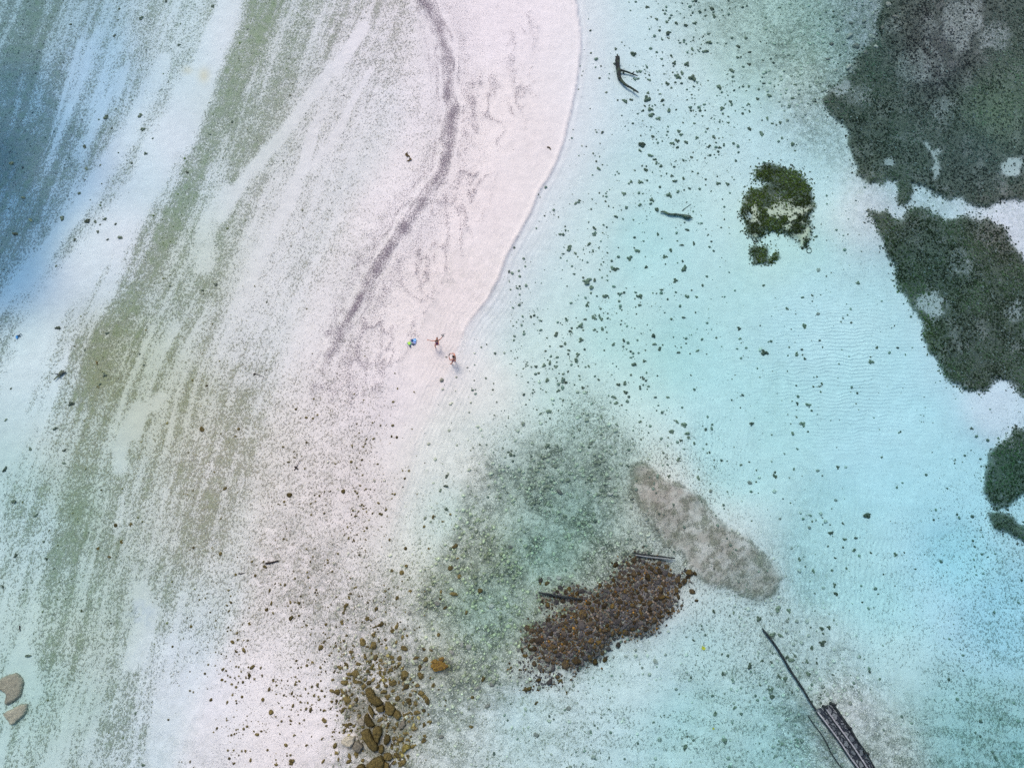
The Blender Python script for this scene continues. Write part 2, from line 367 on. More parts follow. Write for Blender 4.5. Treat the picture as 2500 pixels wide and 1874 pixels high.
SAND = np.array([.740, .700, .690])
gcol = idw([(1200, 300, .78, .725, .715), (1150, 500, .79, .725, .715), (1100, 700, .80, .73, .71), (1050, 850, .78, .72, .70), (1000, 500, .76, .72, .73), (1200, 50, .76, .71, .73), (900, 100, .70, .68, .70), (1000, 250, .72, .69, .71),
            (850, 400, .68, .665, .67), (750, 650, .67, .66, .66), (650, 800, .66, .655, .65), (900, 950, .74, .69, .69), (850, 1200, .75, .70, .68), (750, 1400, .75, .71, .69), (700, 1600, .76, .73, .72), (760, 1800, .78, .74, .73), (900, 1550, .76, .73, .71),
            (400, 350, .66, .69, .73), (250, 600, .66, .70, .73), (100, 900, .64, .70, .71), (500, 100, .66, .69, .72), (600, 300, .58, .60, .58), (480, 650, .56, .59, .54), (650, 150, .6, .61, .61), (200, 200, .44, .55, .68), (50, 500, .20, .34, .50), (50, 250, .26, .40, .55), (0, 400, .12, .24, .40), (0, 650, .22, .36, .52), (-100, 450, .10, .20, .36), (130, 420, .34, .46, .60), (60, 60, .42, .52, .58), (450, 1650, .70, .71, .74), (350, 1800, .66, .69, .71), (200, 1500, .54, .60, .54), (100, 1300, .6, .66, .66),
            (400, 1000, .56, .56, .47), (300, 900, .5, .53, .43), (200, 1250, .50, .56, .48), (180, 1700, .52, .60, .55), (550, 1150, .68, .66, .62), (300, 1250, .60, .62, .58),
            (1500, 200, .74, .73, .74), (1450, 600, .74, .74, .71), (1300, 850, .72, .74, .69), (1500, 900, .68, .72, .67), (1700, 600, .72, .73, .71), (1400, 1000, .68, .72, .66), (1150, 1100, .72, .73, .68), (1100, 1300, .68, .72, .66), (1150, 1450, .58, .64, .53), (1220, 1380, .55, .61, .50),
            (1350, 1330, .52, .57, .49), (1300, 1250, .6, .64, .56), (1450, 1200, .58, .6, .54), (1300, 1480, .52, .55, .48), (1150, 1600, .58, .62, .54), (1250, 1720, .72, .74, .73), (1450, 1780, .72, .74, .74), (1600, 1650, .72, .73, .72), (1500, 1550, .70, .70, .68),
            (1900, 400, .72, .73, .74), (2000, 800, .72, .74, .76), (1800, 1000, .72, .75, .74), (2200, 1100, .72, .74, .78), (2350, 1350, .70, .73, .80), (2450, 1500, .68, .70, .80), (2400, 1800, .52, .60, .60), (2200, 1800, .62, .64, .62), (2100, 1650, .70, .70, .70),
            (2050, 1450, .68, .71, .71), (1900, 1600, .66, .68, .67), (1750, 1750, .64, .68, .66), (2450, 950, .70, .68, .75), (2250, 480, .66, .64, .68), (2450, 560, .72, .68, .74), (1900, 100, .6, .66, .60), (2200, 60, .5, .46, .50), (1870, 560, .76, .74, .68)], 2.6)
gcol = gcol * (1 + .10 * (fbm(RU, RV, 90, 701, 4) - .5) )[..., None]


def blend(C, m):
    global gcol
    gcol = gcol * (1 - m[..., None]) + np.array(C) * m[..., None]


n3 = fbm(RU, RV, 30, 702, 3)
d_shade = pdist([(1965, 1735), (2010, 1800), (2060, 1880), (2130, 1990)], 6, 87, 40)
blend((.26, .33, .34), .75 * np.exp(-(d_shade / 22) ** 2))  # bluish shadow along the ramp's left side, painted into the ground colour
wet = np.where(right, 1.0, 0.0) * sstep(1050, 700, RV)
blend((.655, .69, .715), wet * np.exp(-(sd_shore / 130) ** 2) * .75)
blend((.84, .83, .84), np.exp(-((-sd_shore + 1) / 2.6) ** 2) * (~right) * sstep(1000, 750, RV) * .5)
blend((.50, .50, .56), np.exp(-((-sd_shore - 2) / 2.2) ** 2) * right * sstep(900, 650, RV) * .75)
n4 = fbm(RU, RV, 13, 714, 3)
blend((.33, .31, .27), sstep(-12, 10, sd_crust) * (.88 - .40 * sstep(.40, .66, .4 * n3 + .6 * n4)))
blend((.20, .22, .19), .7 * np.exp(-((sd_crust + 3) / 5.0) ** 2) * sstep(.4, .6, fbm(RU, RV, 26, 712, 2)))
blend((.075, .07, .07), sstep(-34, 16, sd_mound) * (.97 - .2 * sstep(.5, .66, n3)))
blend((.12, .09, .06), sstep(-8, 6, sd_small) * .9)
pile = sstep(10, 60, sdist([(850, 1560), (930, 1550), (1010, 1620), (1060, 1720), (1040, 1800), (1000, 1900), (850, 1900), (810, 1780), (800, 1680)], 25, 96, 60))
blend((.22, .20, .13), pile * sstep(.40, .58, fbm(RU, RV, 26, 713, 3)) * .7)
blend((.33, .37, .27), rubzone * patch * .35)
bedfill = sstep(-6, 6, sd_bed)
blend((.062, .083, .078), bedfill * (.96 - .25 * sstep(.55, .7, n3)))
pale_spots = [(2050, 205, 26, .8), (2100, 8, 18, .7), (2470, 408, 24, .95), (2290, 370, 8, .8), (2285, 415, 10, .8), (2275, 745, 32, .8), (2170, 395, 12, .8), (2240, 170, 42, .4), (2345, 50, 60, .55), (2420, 85, 34, .5),
              (1828, 528, 9, .8), (2090, 85, 22, .6), (2072, 165, 20, .5), (2480, 760, 24, .5), (2100, 235, 26, .35), (2350, 640, 30, .3), (2300, 270, 30, .3), (2180, 60, 20, .4)]
bare = np.zeros_like(RU)
for (a, b, r, k) in pale_spots:
    wob = r * (.35 + 1.4 * fbm(RU, RV, max(r * .7, 14), 800 + int(a), 3))
    bare = np.maximum(bare, k * sstep(1.25, .75, np.hypot(RU - a, RV - b) / wob))
d3 = pdist([(2262, 350), (2278, 375), (2288, 400), (2284, 430)], 4, 88, 20)
bare = np.maximum(bare, .85 * np.exp(-(d3 / 7) ** 2))
d3 = pdist([(2262, 100), (2292, 140), (2304, 175)], 4, 89, 20)
bare = np.maximum(bare, .5 * np.exp(-(d3 / 6) ** 2))
blend((.50, .53, .54), bare * bedfill * .85)
inD = (beds['D'] > 0)
gapD = sstep(.50, .62, fbm(RU, RV, 22, 777, 3)) * sstep(455, 520, RV) * inD * .9
blend((.62, .58, .44), gapD)
weed = weed * (1 - np.maximum(bare * bedfill, gapD))
haz = .75 * np.exp(-(((RU - 2440) / 60) ** 2 + ((RV - 290) / 70) ** 2))
blend((.22, .27, .19), haz * bedfill)
blend((.50, .55, .60), .55 * np.exp(-(((RU - 346) / 36) ** 2 + ((RV - 1500) / 40) ** 2) ** 2) * (fbm(RU, RV, 16, 31, 3) > .47))
blend((.62, .52, .34), .6 * np.exp(-(((RU - 498) / 14) ** 2 + ((RV - 184) / 18) ** 2)))
blend((.60, .52, .36), .5 * np.exp(-(((RU - 458) / 14) ** 2 + ((RV - 172) / 10) ** 2)))
for (a, b, w_, h_) in [(540, 60, 60, 40)]:
    pass
gcol = np.clip(gcol, .02, .85)

wcol = idw([(600, 60, .11, .17, .045), (450, 450, .095, .15, .04), (300, 800, .12, .14, .04), (400, 950, .19, .17, .06), (350, 1050, .19, .165, .055), (500, 1150, .20, .17, .08), (650, 1250, .2, .17, .09), (250, 1300, .14, .16, .075), (150, 1500, .11, .15, .07), (300, 1700, .14, .17, .09),
            (100, 300, .045, .085, .11), (0, 600, .04, .08, .11), (0, 300, .035, .07, .10), (300, 200, .10, .13, .08), (700, 400, .17, .18, .12), (800, 600, .2, .19, .14), (850, 1150, .16, .13, .08), (900, 200, .18, .17, .15), (1400, 1300, .14, .19, .11), (1200, 1450, .20, .25, .09), (1180, 1330, .20, .26, .10),
            (1300, 1150, .12, .15, .10), (1500, 500, .10, .14, .10), (1900, 500, .06, .07, .02), (1860, 560, .07, .075, .02), (2100, 250, .06, .085, .055), (2300, 150, .075, .075, .085), (2400, 350, .065, .08, .075), (2250, 650, .055, .08, .04), (2350, 850, .06, .08, .05),
            (2230, 880, .08, .13, .02), (2150, 740, .06, .11, .03), (2450, 1100, .05, .09, .04), (2420, 1800, .10, .15, .12), (1800, 1700, .09, .14, .10), (2000, 60, .12, .17, .12), (2420, 270, .14, .18, .11), (1640, 1260, .17, .165, .14), (1740, 1340, .17, .165, .14), (1820, 1420, .17, .17, .15)], 2.6)

# ripples of sand: beside the steep shore, level lines mid-bay, crescents further down
off = -sd_shore
mR1 = np.where(right, np.exp(-((off - 30) / 60) ** 2), 0) * sstep(100, 700, RV) * .7 + .9 * np.exp(-((RU - (1085 + (930 - RV) * .35)) / 85) ** 2) * np.exp(-((RV - 900) / 260) ** 2)
mR1 = .55 * np.clip(mR1, 0, 1) * (.5 + fbm(RU, RV, 50, 91))
mR2 = np.exp(-((RU - 2060) / 210) ** 2 - ((RV - 900) / 190) ** 2) * (.4 + 1.1 * fbm(RU, RV, 70, 92))
mR3 = (np.exp(-((RU - 2080) / 190) ** 2 - ((RV - 1420) / 190) ** 2) + .7 * np.exp(-((RU - 1730) / 110) ** 2 - ((RV - 1080) / 100) ** 2)) * (.3 + 1.3 * fbm(RU, RV, 60, 93))

# sand thrown into low wavy ridges on the crest of the bar
height = height + .055 * inner * topzone * side * swirl + .05 * wrack * np.exp(-(dw / 20) ** 2)

# ------------------------------------------------------------------ the ground sheet
def axis(a, b, step, reach):
    core = np.arange(a, b + step, step)
    g = step
    hi, lo = [], []
    x = core[-1]
    y = core[0]
    while x < reach or y > -reach:
        g *= 1.35
        x += g
        y -= g
        hi.append(x)
        lo.append(y)
    return np.array(lo[::-1] + list(core) + hi)


gx = axis(-57, 57, .115, 1700)
gy = axis(-15, 63, .115, 1700)
GX, GY = np.meshgrid(gx, gy)
GZ = np.zeros_like(GX)
safe = GY > -60
for _ in range(5):
    u_, v_ = to_uv(GX, np.where(safe, GY, -60), GZ)
    GZ = sample(height, u_, v_)
far = np.hypot(GX, GY - 24)
GZ = GZ - sstep(60, 400, far) * 3.0
MU, MV = to_uv(GX, np.where(safe, GY, -60), GZ)


def mesh_from(name, verts, faces, smooth=True):
    """verts (n,3), faces (m,k) arrays -> mesh."""
    me = bpy.data.meshes.new(name)
    verts = np.asarray(verts, np.float32)
    faces = np.asarray(faces, np.int32)
    m, k = faces.shape
    me.vertices.add(len(verts))
    me.vertices.foreach_set('co', verts.ravel())
    me.loops.add(m * k)
    me.loops.foreach_set('vertex_index', faces.ravel())
    me.polygons.add(m)
    me.polygons.foreach_set('loop_start', np.arange(0, m * k, k, dtype=np.int32))
    me.polygons.foreach_set('use_smooth', np.full(m, smooth))
    me.update(calc_edges=True)
    return me


def set_col(me, name, arr):
    a = me.attributes.new(name, 'FLOAT_COLOR', 'POINT')
    arr = np.asarray(arr, np.float32)
    if arr.shape[-1] == 3:
        arr = np.concatenate([arr, np.ones(arr.shape[:-1] + (1,), np.float32)], -1)
    a.data.foreach_set('color', arr.reshape(-1))


def link(name, me, mat=None, parent=None, label=None, cat=None, group=None, kind=None):
    o = bpy.data.objects.new(name, me)
    COL.objects.link(o)
    if mat is not None and me is not None and not me.materials:
        me.materials.append(mat)
    if parent is not None:
        o.parent = parent
    if label:
        o['label'] = label
    if cat:
        o['category'] = cat
    if group:
        o['group'] = group
    if kind:
        o['kind'] = kind
    return o


def nmat(name, rough=.9):
    m = bpy.data.materials.new(name)
    m.use_nodes = True
    b = m.node_tree.nodes['Principled BSDF']
    b.inputs['Roughness'].default_value = rough
    b.inputs['Specular IOR Level'].default_value = .15
    return m, m.node_tree.nodes, m.node_tree.links, b


class NG:
    """Small helper to write node graphs."""
    def __init__(s, n, l):
        s.n, s.l = n, l

    def node(s, t, **kw):
        x = s.n.new(t)
        for k, v in kw.items():
            setattr(x, k, v)
        return x

    def put(s, sock, v):
        if isinstance(v, (int, float)):
            sock.default_value = v
        elif isinstance(v, tuple):
            sock.default_value = v
        else:
            s.l.new(v, sock)

    def math(s, op, a, b=0.0, c=None, clamp=False):
        x = s.node('ShaderNodeMath', operation=op, use_clamp=clamp)
        s.put(x.inputs[0], a)
        s.put(x.inputs[1], b)
        if c is not None:
            s.put(x.inputs[2], c)
        return x.outputs[0]

    def mix(s, f, a, b, mode='MIX'):
        x = s.node('ShaderNodeMix', data_type='RGBA', blend_type=mode)
        s.put(x.inputs[0], f)
        s.put(x.inputs[6], a if not (isinstance(a, tuple) and len(a) == 3) else a + (1,))
        s.put(x.inputs[7], b if not (isinstance(b, tuple) and len(b) == 3) else b + (1,))
        return x.outputs[2]

    def rng(s, v, a, b, c, d, smooth=True):
        x = s.node('ShaderNodeMapRange', interpolation_type='SMOOTHSTEP' if smooth else 'LINEAR')
        s.put(x.inputs[0], v)
        for i, q in enumerate((a, b, c, d)):
            s.put(x.inputs[1 + i], q)
        return x.outputs[0]

    def noise(s, vec, scale, detail=3.0, rough=.55, dist=0.0):
        x = s.node('ShaderNodeTexNoise')
        s.put(x.inputs['Vector'], vec)
        x.inputs['Scale'].default_value = scale
        x.inputs['Detail'].default_value = detail
        x.inputs['Roughness'].default_value = rough
        x.inputs['Distortion'].default_value = dist
        return x

    def attr(s, name):
        return s.node('ShaderNodeAttribute', attribute_name=name)

    def sep(s, c):
        x = s.node('ShaderNodeSeparateColor')
        s.put(x.inputs[0], c)
        return x.outputs


# ------------------------------------------------------------------ ground material
gm, n, l, B = nmat('coral_sand_seabed', .95)
g = NG(n, l)
pos = g.node('ShaderNodeNewGeometry').outputs['Position']
flat = g.node('ShaderNodeMapping')
g.put(flat.inputs['Vector'], pos)
flat.inputs['Scale'].default_value = (1, 1, 0)
P = flat.outputs[0]
rotd = g.node('ShaderNodeMapping')
g.put(rotd.inputs['Vector'], pos)
rotd.inputs['Rotation'].default_value = (0, 0, rad(-28))
rotd.inputs['Scale'].default_value = (1.0, .72, 0)
PS = rotd.outputs[0]
base = g.attr('gcol').outputs['Color']
wc = g.attr('wcol').outputs['Color']
A = g.attr('mA')
As = g.sep(A.outputs['Color'])
R_ = g.attr('mB')
Rs = g.sep(R_.outputs['Color'])
weed_s, wrack_s, cob_s, bed_s = As[0], As[1], As[2], A.outputs['Alpha']
shore_m, r1, r2, r3 = Rs[0], Rs[1], Rs[2], R_.outputs['Alpha']
# grain of the coral sand
n1 = g.noise(P, 16.0, 2.0, .6).outputs['Fac']
n2 = g.noise(P, 1.1, 4.0).outputs['Fac']
grain = g.rng(n1, .3, .7, .93, 1.05, False)
mott = g.rng(n2, .3, .7, .95, 1.04, False)
gr = g.math('MULTIPLY', grain, mott)
cc = g.node('ShaderNodeCombineColor')
for i in range(3):
    g.put(cc.inputs[i], gr)
c = g.mix(1.0, base, cc.outputs[0], 'MULTIPLY')
# cobbles: cells with dark gaps
vor = g.node('ShaderNodeTexVoronoi', feature='DISTANCE_TO_EDGE')
dist_in = g.node('ShaderNodeVectorMath', operation='ADD')
nz = g.noise(P, 3.5, 2.0)
sc = g.node('ShaderNodeVectorMath', operation='SCALE')
g.put(sc.inputs[0], nz.outputs['Color'])
sc.inputs['Scale'].default_value = .35
g.put(dist_in.inputs[0], P)
g.put(dist_in.inputs[1], sc.outputs[0])
g.put(vor.inputs['Vector'], dist_in.outputs[0])
vor.inputs['Scale'].default_value = 3.1
vc = g.node('ShaderNodeTexVoronoi', feature='F1')
g.put(vc.inputs['Vector'], dist_in.outputs[0])
vc.inputs['Scale'].default_value = 3.1
vcs = g.sep(vc.outputs['Color'])
vor2 = g.node('ShaderNodeTexVoronoi', feature='DISTANCE_TO_EDGE')
g.put(vor2.inputs['Vector'], dist_in.outputs[0])
vor2.inputs['Scale'].default_value = 6.5
e1 = g.rng(vor.outputs['Distance'], .02, .13, 1.0, 0.0)
e2 = g.rng(vor2.outputs['Distance'], .02, .14, .8, 0.0)
crack = g.math('MAXIMUM', e1, e2)
nb = g.noise(P, 1.6, 3.0).outputs['Fac']
cobk = g.math('MULTIPLY', cob_s, g.rng(nb, .35, .6, .35, 1.0))
c = g.mix(g.math('MULTIPLY', cobk, g.rng(vcs[0], .1, 1, 0, .75, False)), c, (.24, .27, .20))
c = g.mix(g.math('MULTIPLY', cobk, g.rng(vcs[1], .6, 1, 0, .6, False)), c, (.66, .68, .60))
c = g.mix(g.math('MULTIPLY', cobk, g.math('MULTIPLY', crack, .85)), c, (.085, .11, .095))
# scattered growth and coral bits; more of it where weed is high
nw = g.noise(PS, 5.2, 5.0, .72).outputs['Fac']
nw2 = g.noise(PS, 11.5, 3.0, .6).outputs['Fac']
nmix = g.math('ADD', g.math('MULTIPLY', nw, .62), g.math('MULTIPLY', nw2, .38))
clump = g.noise(P, .95, 4.0, .6).outputs['Fac']
thr = g.math('ADD', g.math('MULTIPLY_ADD', g.math('POWER', weed_s, .7), -.19, .606), g.math('MULTIPLY_ADD', clump, -.13, .065))
spk = g.rng(g.math('SUBTRACT', nmix, thr), -.012, .05, 0.0, 1.0)
spk = g.math('MULTIPLY', spk, g.rng(weed_s, 0, .2, .0, .66, False))
wcd = g.mix(1.0, wc, (.72, .76, .68), 'MULTIPLY')
wvar = g.mix(g.rng(g.noise(P, 8.0, 2.0).outputs['Fac'], .35, .65, 0, 1), wcd, g.mix(.22, wc, (.5, .5, .42)))
spk2 = g.math('MULTIPLY', g.rng(nw2, .42, .58, 1.0, 0.0), .8)
wvar = g.mix(spk2, wvar, g.mix(.55, wc, (.0, .0, .0)))
c = g.mix(spk, c, wvar)
# a thin algal film round the dense growth
film = g.math('MULTIPLY', g.rng(weed_s, .10, .75, 0, .85, False), g.math('MULTIPLY', g.rng(nb, .3, .7, .55, 1.0), g.rng(clump, .36, .62, .45, 1.15)))
film = g.math('MULTIPLY', film, g.math('SUBTRACT', 1.0, bed_s))
film = g.math('MULTIPLY', film, g.rng(g.math('ADD', g.math('MULTIPLY', n1, .5), g.math('MULTIPLY', nw, .5)), .38, .60, 1.15, .35))
dim = g.mix(1.0, base, (.54, .68, .44), 'MULTIPLY')
c = g.mix(film, c, g.mix(.58, wc, dim))
# purple grey wrack: crumbs of shell and dry weed
nk = g.noise(P, 7.5, 4.0, .75).outputs['Fac']
nk2 = g.noise(P, 17.0, 2.0, .6).outputs['Fac']
nkm = g.math('ADD', g.math('MULTIPLY', nk, .55), g.math('MULTIPLY', nk2, .45))
thk = g.math('ADD', g.math('MULTIPLY_ADD', g.math('POWER', wrack_s, .7), -.17, .610), g.math('MULTIPLY_ADD', clump, -.10, .05))
sk = g.rng(g.math('SUBTRACT', nkm, thk), -.01, .045, 0.0, 1.0)
sk = g.math('MULTIPLY', sk, g.rng(wrack_s, 0, .25, 0, .85, False))
c = g.mix(g.rng(wrack_s, .16, .95, 0, .34, False), c, (.42, .35, .43))
c = g.mix(sk, c, (.15, .115, .155))
l.new(c, B.inputs['Base Color'])
# relief
sx = g.node('ShaderNodeSeparateXYZ')
g.put(sx.inputs[0], pos)
wn_ = g.noise(P, .55, 3.0).outputs['Fac']
wob = g.math('MULTIPLY', wn_, 9.0)
ph1 = g.math('SINE', g.math('ADD', g.math('MULTIPLY', shore_m, 15.0), wob))
ph2 = g.math('SINE', g.math('ADD', g.math('MULTIPLY', sx.outputs['Y'], 19.0), g.math('MULTIPLY', wn_, 22.0)))
xy = g.math('ADD', g.math('MULTIPLY', sx.outputs['X'], 17.0), g.math('MULTIPLY', sx.outputs['Y'], -3.5))
ph3 = g.math('SINE', g.math('ADD', xy, g.math('MULTIPLY', wn_, 20.0)))
rip = g.math('ADD', g.math('MULTIPLY', ph1, r1), g.math('ADD', g.math('MULTIPLY', ph2, r2), g.math('MULTIPLY', ph3, r3)))
hgt = g.math('ADD', g.math('MULTIPLY', rip, .016), g.math('MULTIPLY', spk, .04))
hgt = g.math('ADD', hgt, g.math('MULTIPLY', n1, .018))
hgt = g.math('ADD', hgt, g.math('MULTIPLY', g.math('MULTIPLY', cobk, g.math('SUBTRACT', 1.0, crack)), .07))
hgt = g.math('ADD', hgt, g.math('MULTIPLY', sk, .03))
hgt = g.math('ADD', hgt, g.math('MULTIPLY', n2, .10))
bp = g.node('ShaderNodeBump')
bp.inputs['Strength'].default_value = 1.0
bp.inputs['Distance'].default_value = 1.0
g.put(bp.inputs['Height'], hgt)
l.new(bp.outputs[0], B.inputs['Normal'])

nyg, nxg = GX.shape
idx = np.arange(nyg * nxg).reshape(nyg, nxg)
quads = np.stack([idx[:-1, :-1], idx[:-1, 1:], idx[1:, 1:], idx[1:, :-1]], -1).reshape(-1, 4)
gme = mesh_from('seabed', np.stack([GX, GY, GZ], -1).reshape(-1, 3), quads)
set_col(gme, 'gcol', sample(gcol, MU, MV))
set_col(gme, 'wcol', sample(wcol, MU, MV))
smp = lambda R: sample(R, MU, MV)
set_col(gme, 'mA', np.stack([smp(weed), smp(wrack), smp(cob), smp(bedfill)], -1))
set_col(gme, 'mB', np.stack([smp(off) / 27.0, smp(mR1), smp(mR2), smp(mR3)], -1))
link('seabed', gme, gm, kind='structure', label='white coral sand of the sandbar and the shallow seabed round it', cat='ground')

# ------------------------------------------------------------------ water: one body of clear sea over the whole flat
wm = bpy.data.materials.new('clear_sea_water')
wm.use_nodes = True
wn2, wl2 = wm.node_tree.nodes, wm.node_tree.links
wn2.clear()
g2 = NG(wn2, wl2)
out = g2.node('ShaderNodeOutputMaterial')
tr = g2.node('ShaderNodeBsdfTransparent')
gl = g2.node('ShaderNodeBsdfGlossy')
gl.inputs['Roughness'].default_value = .30
mx = g2.node('ShaderNodeMixShader')
mx.inputs[0].default_value = .0025
wl2.new(tr.outputs[0], mx.inputs[1])
wl2.new(gl.outputs[0], mx.inputs[2])
wl2.new(mx.outputs[0], out.inputs['Surface'])
va = g2.node('ShaderNodeVolumeAbsorption')
va.inputs['Color'].default_value = (0.0, .81, .855, 1)
va.inputs['Density'].default_value = .245
wl2.new(va.outputs[0], out.inputs['Volume'])
bm = bmesh.new()
bmesh.ops.create_cube(bm, size=1.0)
for vv in bm.verts:
    vv.co.x *= 2800
    vv.co.y *= 2800
    vv.co.z = -30 if vv.co.z < 0 else 0.0
wme = bpy.data.meshes.new('water')
bm.to_mesh(wme)
bm.free()
link('water', wme, wm, kind='structure', label='clear shallow turquoise sea water round the sandbar', cat='water')
# ------------------------------------------------------------------ placing things on the ground
def hz(u, v):
    return float(sample(height, np.array([u]), np.array([v]))[0])


def ground(u, v, dz=0.0):
    z = hz(u, v)
    x, y = ray_xy(u, v, z)
    return Vector((float(x), float(y), z + dz))


def scale_at(u, v):
    """Metres per photo pixel for something seen at (u, v)."""
    a = ground(u - 2, v)
    b = ground(u + 2, v)
    return (b - a).length / 4.0


def gnd_arr(u, v):
    z = sample(height, u, v)
    x, y = ray_xy(u, v, z)
    return np.stack([x, y, z], -1)


def noise3(p, seed, f):
    """Cheap smooth 3D noise, -1..1, for point arrays."""
    r = np.random.default_rng(seed)
    t = 0
    for k in range(7):
        d = r.normal(size=3)
        d /= np.linalg.norm(d)
        t = t + np.sin(p @ (d * f * (0.7 + .25 * k)) + r.random() * 6.28)
    return t / 3.2


def ico(sub, r=1.0):
    bm = bmesh.new()
    bmesh.ops.create_icosphere(bm, subdivisions=sub, radius=r)
    v = np.array([x.co[:] for x in bm.verts])
    bm.verts.index_update()
    f = np.array([[x.index for x in fc.verts] for fc in bm.faces])
    bm.free()
    return v, f


ICO = {k: ico(k) for k in (1, 2, 3, 4)}


def rock_mesh(name, seed, lumps=1, flat=.62, sub=3, crag=.20):
    """A boulder: one to five lumpy blocks grown together, broad below, with facets and pits."""
    r = np.random.default_rng(seed)
    V, F = [], []
    base = 0
    for k in range(lumps):
        v, f = ICO[sub if k < 3 else sub - 1]
        v = v.copy()
        # facets: clip against random planes
        for _ in range(9):
            d = r.normal(size=3)
            d[2] = abs(d[2]) * .8
            d /= np.linalg.norm(d)
            h = .62 + .3 * r.random()
            s = v @ d
            v = v - np.outer(np.maximum(s - h, 0), d) * .85
        v = v * (1 + crag * .6 * noise3(v, seed + 31 * k, 2.2)[:, None] + crag * .45 * noise3(v, seed + 7 + 31 * k, 6.0)[:, None] + crag * .2 * noise3(v, seed + 9 + 31 * k, 14.0)[:, None])
        s = np.array([1.0, .7 + .3 * r.random(), flat * (.8 + .4 * r.random())])
        if k:
            a = r.random() * 6.28
            q = .30 + .35 * r.random()
            off_ = np.array([math.cos(a), math.sin(a), 0]) * (.85 - .3 * q) * (.8 + .5 * r.random())
            v = v * s * q + off_ + np.array([0, 0, .05])
        else:
            v = v * s * (1.0 if lumps == 1 else .72)
        V.append(v)
        F.append(f + base)
        base += len(v)
    V = np.concatenate(V)
    F = np.concatenate(F)
    V[:, :2] /= np.abs(V[:, :2]).max()
    V[:, 2] = np.maximum(V[:, 2] + .18, -.12)
    return mesh_from(name, V, F, True)


def rock_mat(name, top, side, pale, mott=.5, moss=None, alt=None):
    m, n, l, b = nmat(name, .95)
    g = NG(n, l)
    tc = g.node('ShaderNodeTexCoord').outputs['Object']
    oi = g.node('ShaderNodeObjectInfo')
    geo = g.node('ShaderNodeNewGeometry')
    pos_ = geo.outputs['Position']
    a = g.noise(pos_, 7.0, 4.0, .65).outputs['Fac']
    a2 = g.noise(pos_, 22.0, 3.0, .6).outputs['Fac']
    c = g.mix(g.rng(a, .36, .64, 0, 1), side, top)
    c = g.mix(g.math('MULTIPLY', g.rng(a2, .52, .68, 0, 1), mott), c, pale)
    c = g.mix(g.math('MULTIPLY', g.rng(a2, .46, .34, 0, 1), .45), c, tuple(x * .35 for x in side))
    if moss:
        a3 = g.noise(pos_, 3.1, 3.0).outputs['Fac']
        c = g.mix(g.math('MULTIPLY', g.rng(a3, .5, .62, 0, 1), .8), c, moss)
    if alt:
        fr_ = g.math('FRACT', g.math('MULTIPLY', oi.outputs['Random'], 7.31))
        c = g.mix(g.math('MULTIPLY', g.rng(fr_, .55, .75, 0, 1), .85), c, alt)
    rv = g.rng(oi.outputs['Random'], 0, 1, .5, 1.3, False)
    cc = g.node('ShaderNodeCombineColor')
    for i in range(3):
        g.put(cc.inputs[i], rv)
    c = g.mix(1.0, c, cc.outputs[0], 'MULTIPLY')
    l.new(c, b.inputs['Base Color'])
    bp = g.node('ShaderNodeBump')
    bp.inputs['Distance'].default_value = .05
    bp.inputs['Strength'].default_value = 1.0
    g.put(bp.inputs['Height'], g.math('ADD', a, g.math('MULTIPLY', a2, .6)))
    l.new(bp.outputs[0], b.inputs['Normal'])
    return m


M_GREEN = rock_mat('algae_grown_coral_rock', (.20, .25, .18), (.075, .115, .085), (.36, .38, .30), .55)
M_OCHRE = rock_mat('ochre_weathered_reef_rock', (.19, .15, .05), (.085, .068, .026), (.40, .34, .20), .45)
M_BROWN = rock_mat('dark_brown_reef_cobble', (.10, .072, .030), (.032, .025, .02), (.20, .18, .155), .4, (.125, .085, .022), (.085, .083, .085))
M_PALE = rock_mat('pale_coral_boulder', (.36, .37, .33), (.20, .22, .19), (.52, .52, .48), .6)
M_SLAB = rock_mat('olive_outcrop_rock', (.165, .13, .045), (.09, .07, .026), (.26, .22, .11), .4)
M_SLABG = rock_mat('grey_beige_beach_slab', (.42, .39, .30), (.29, .27, .21), (.50, .47, .38), .5)

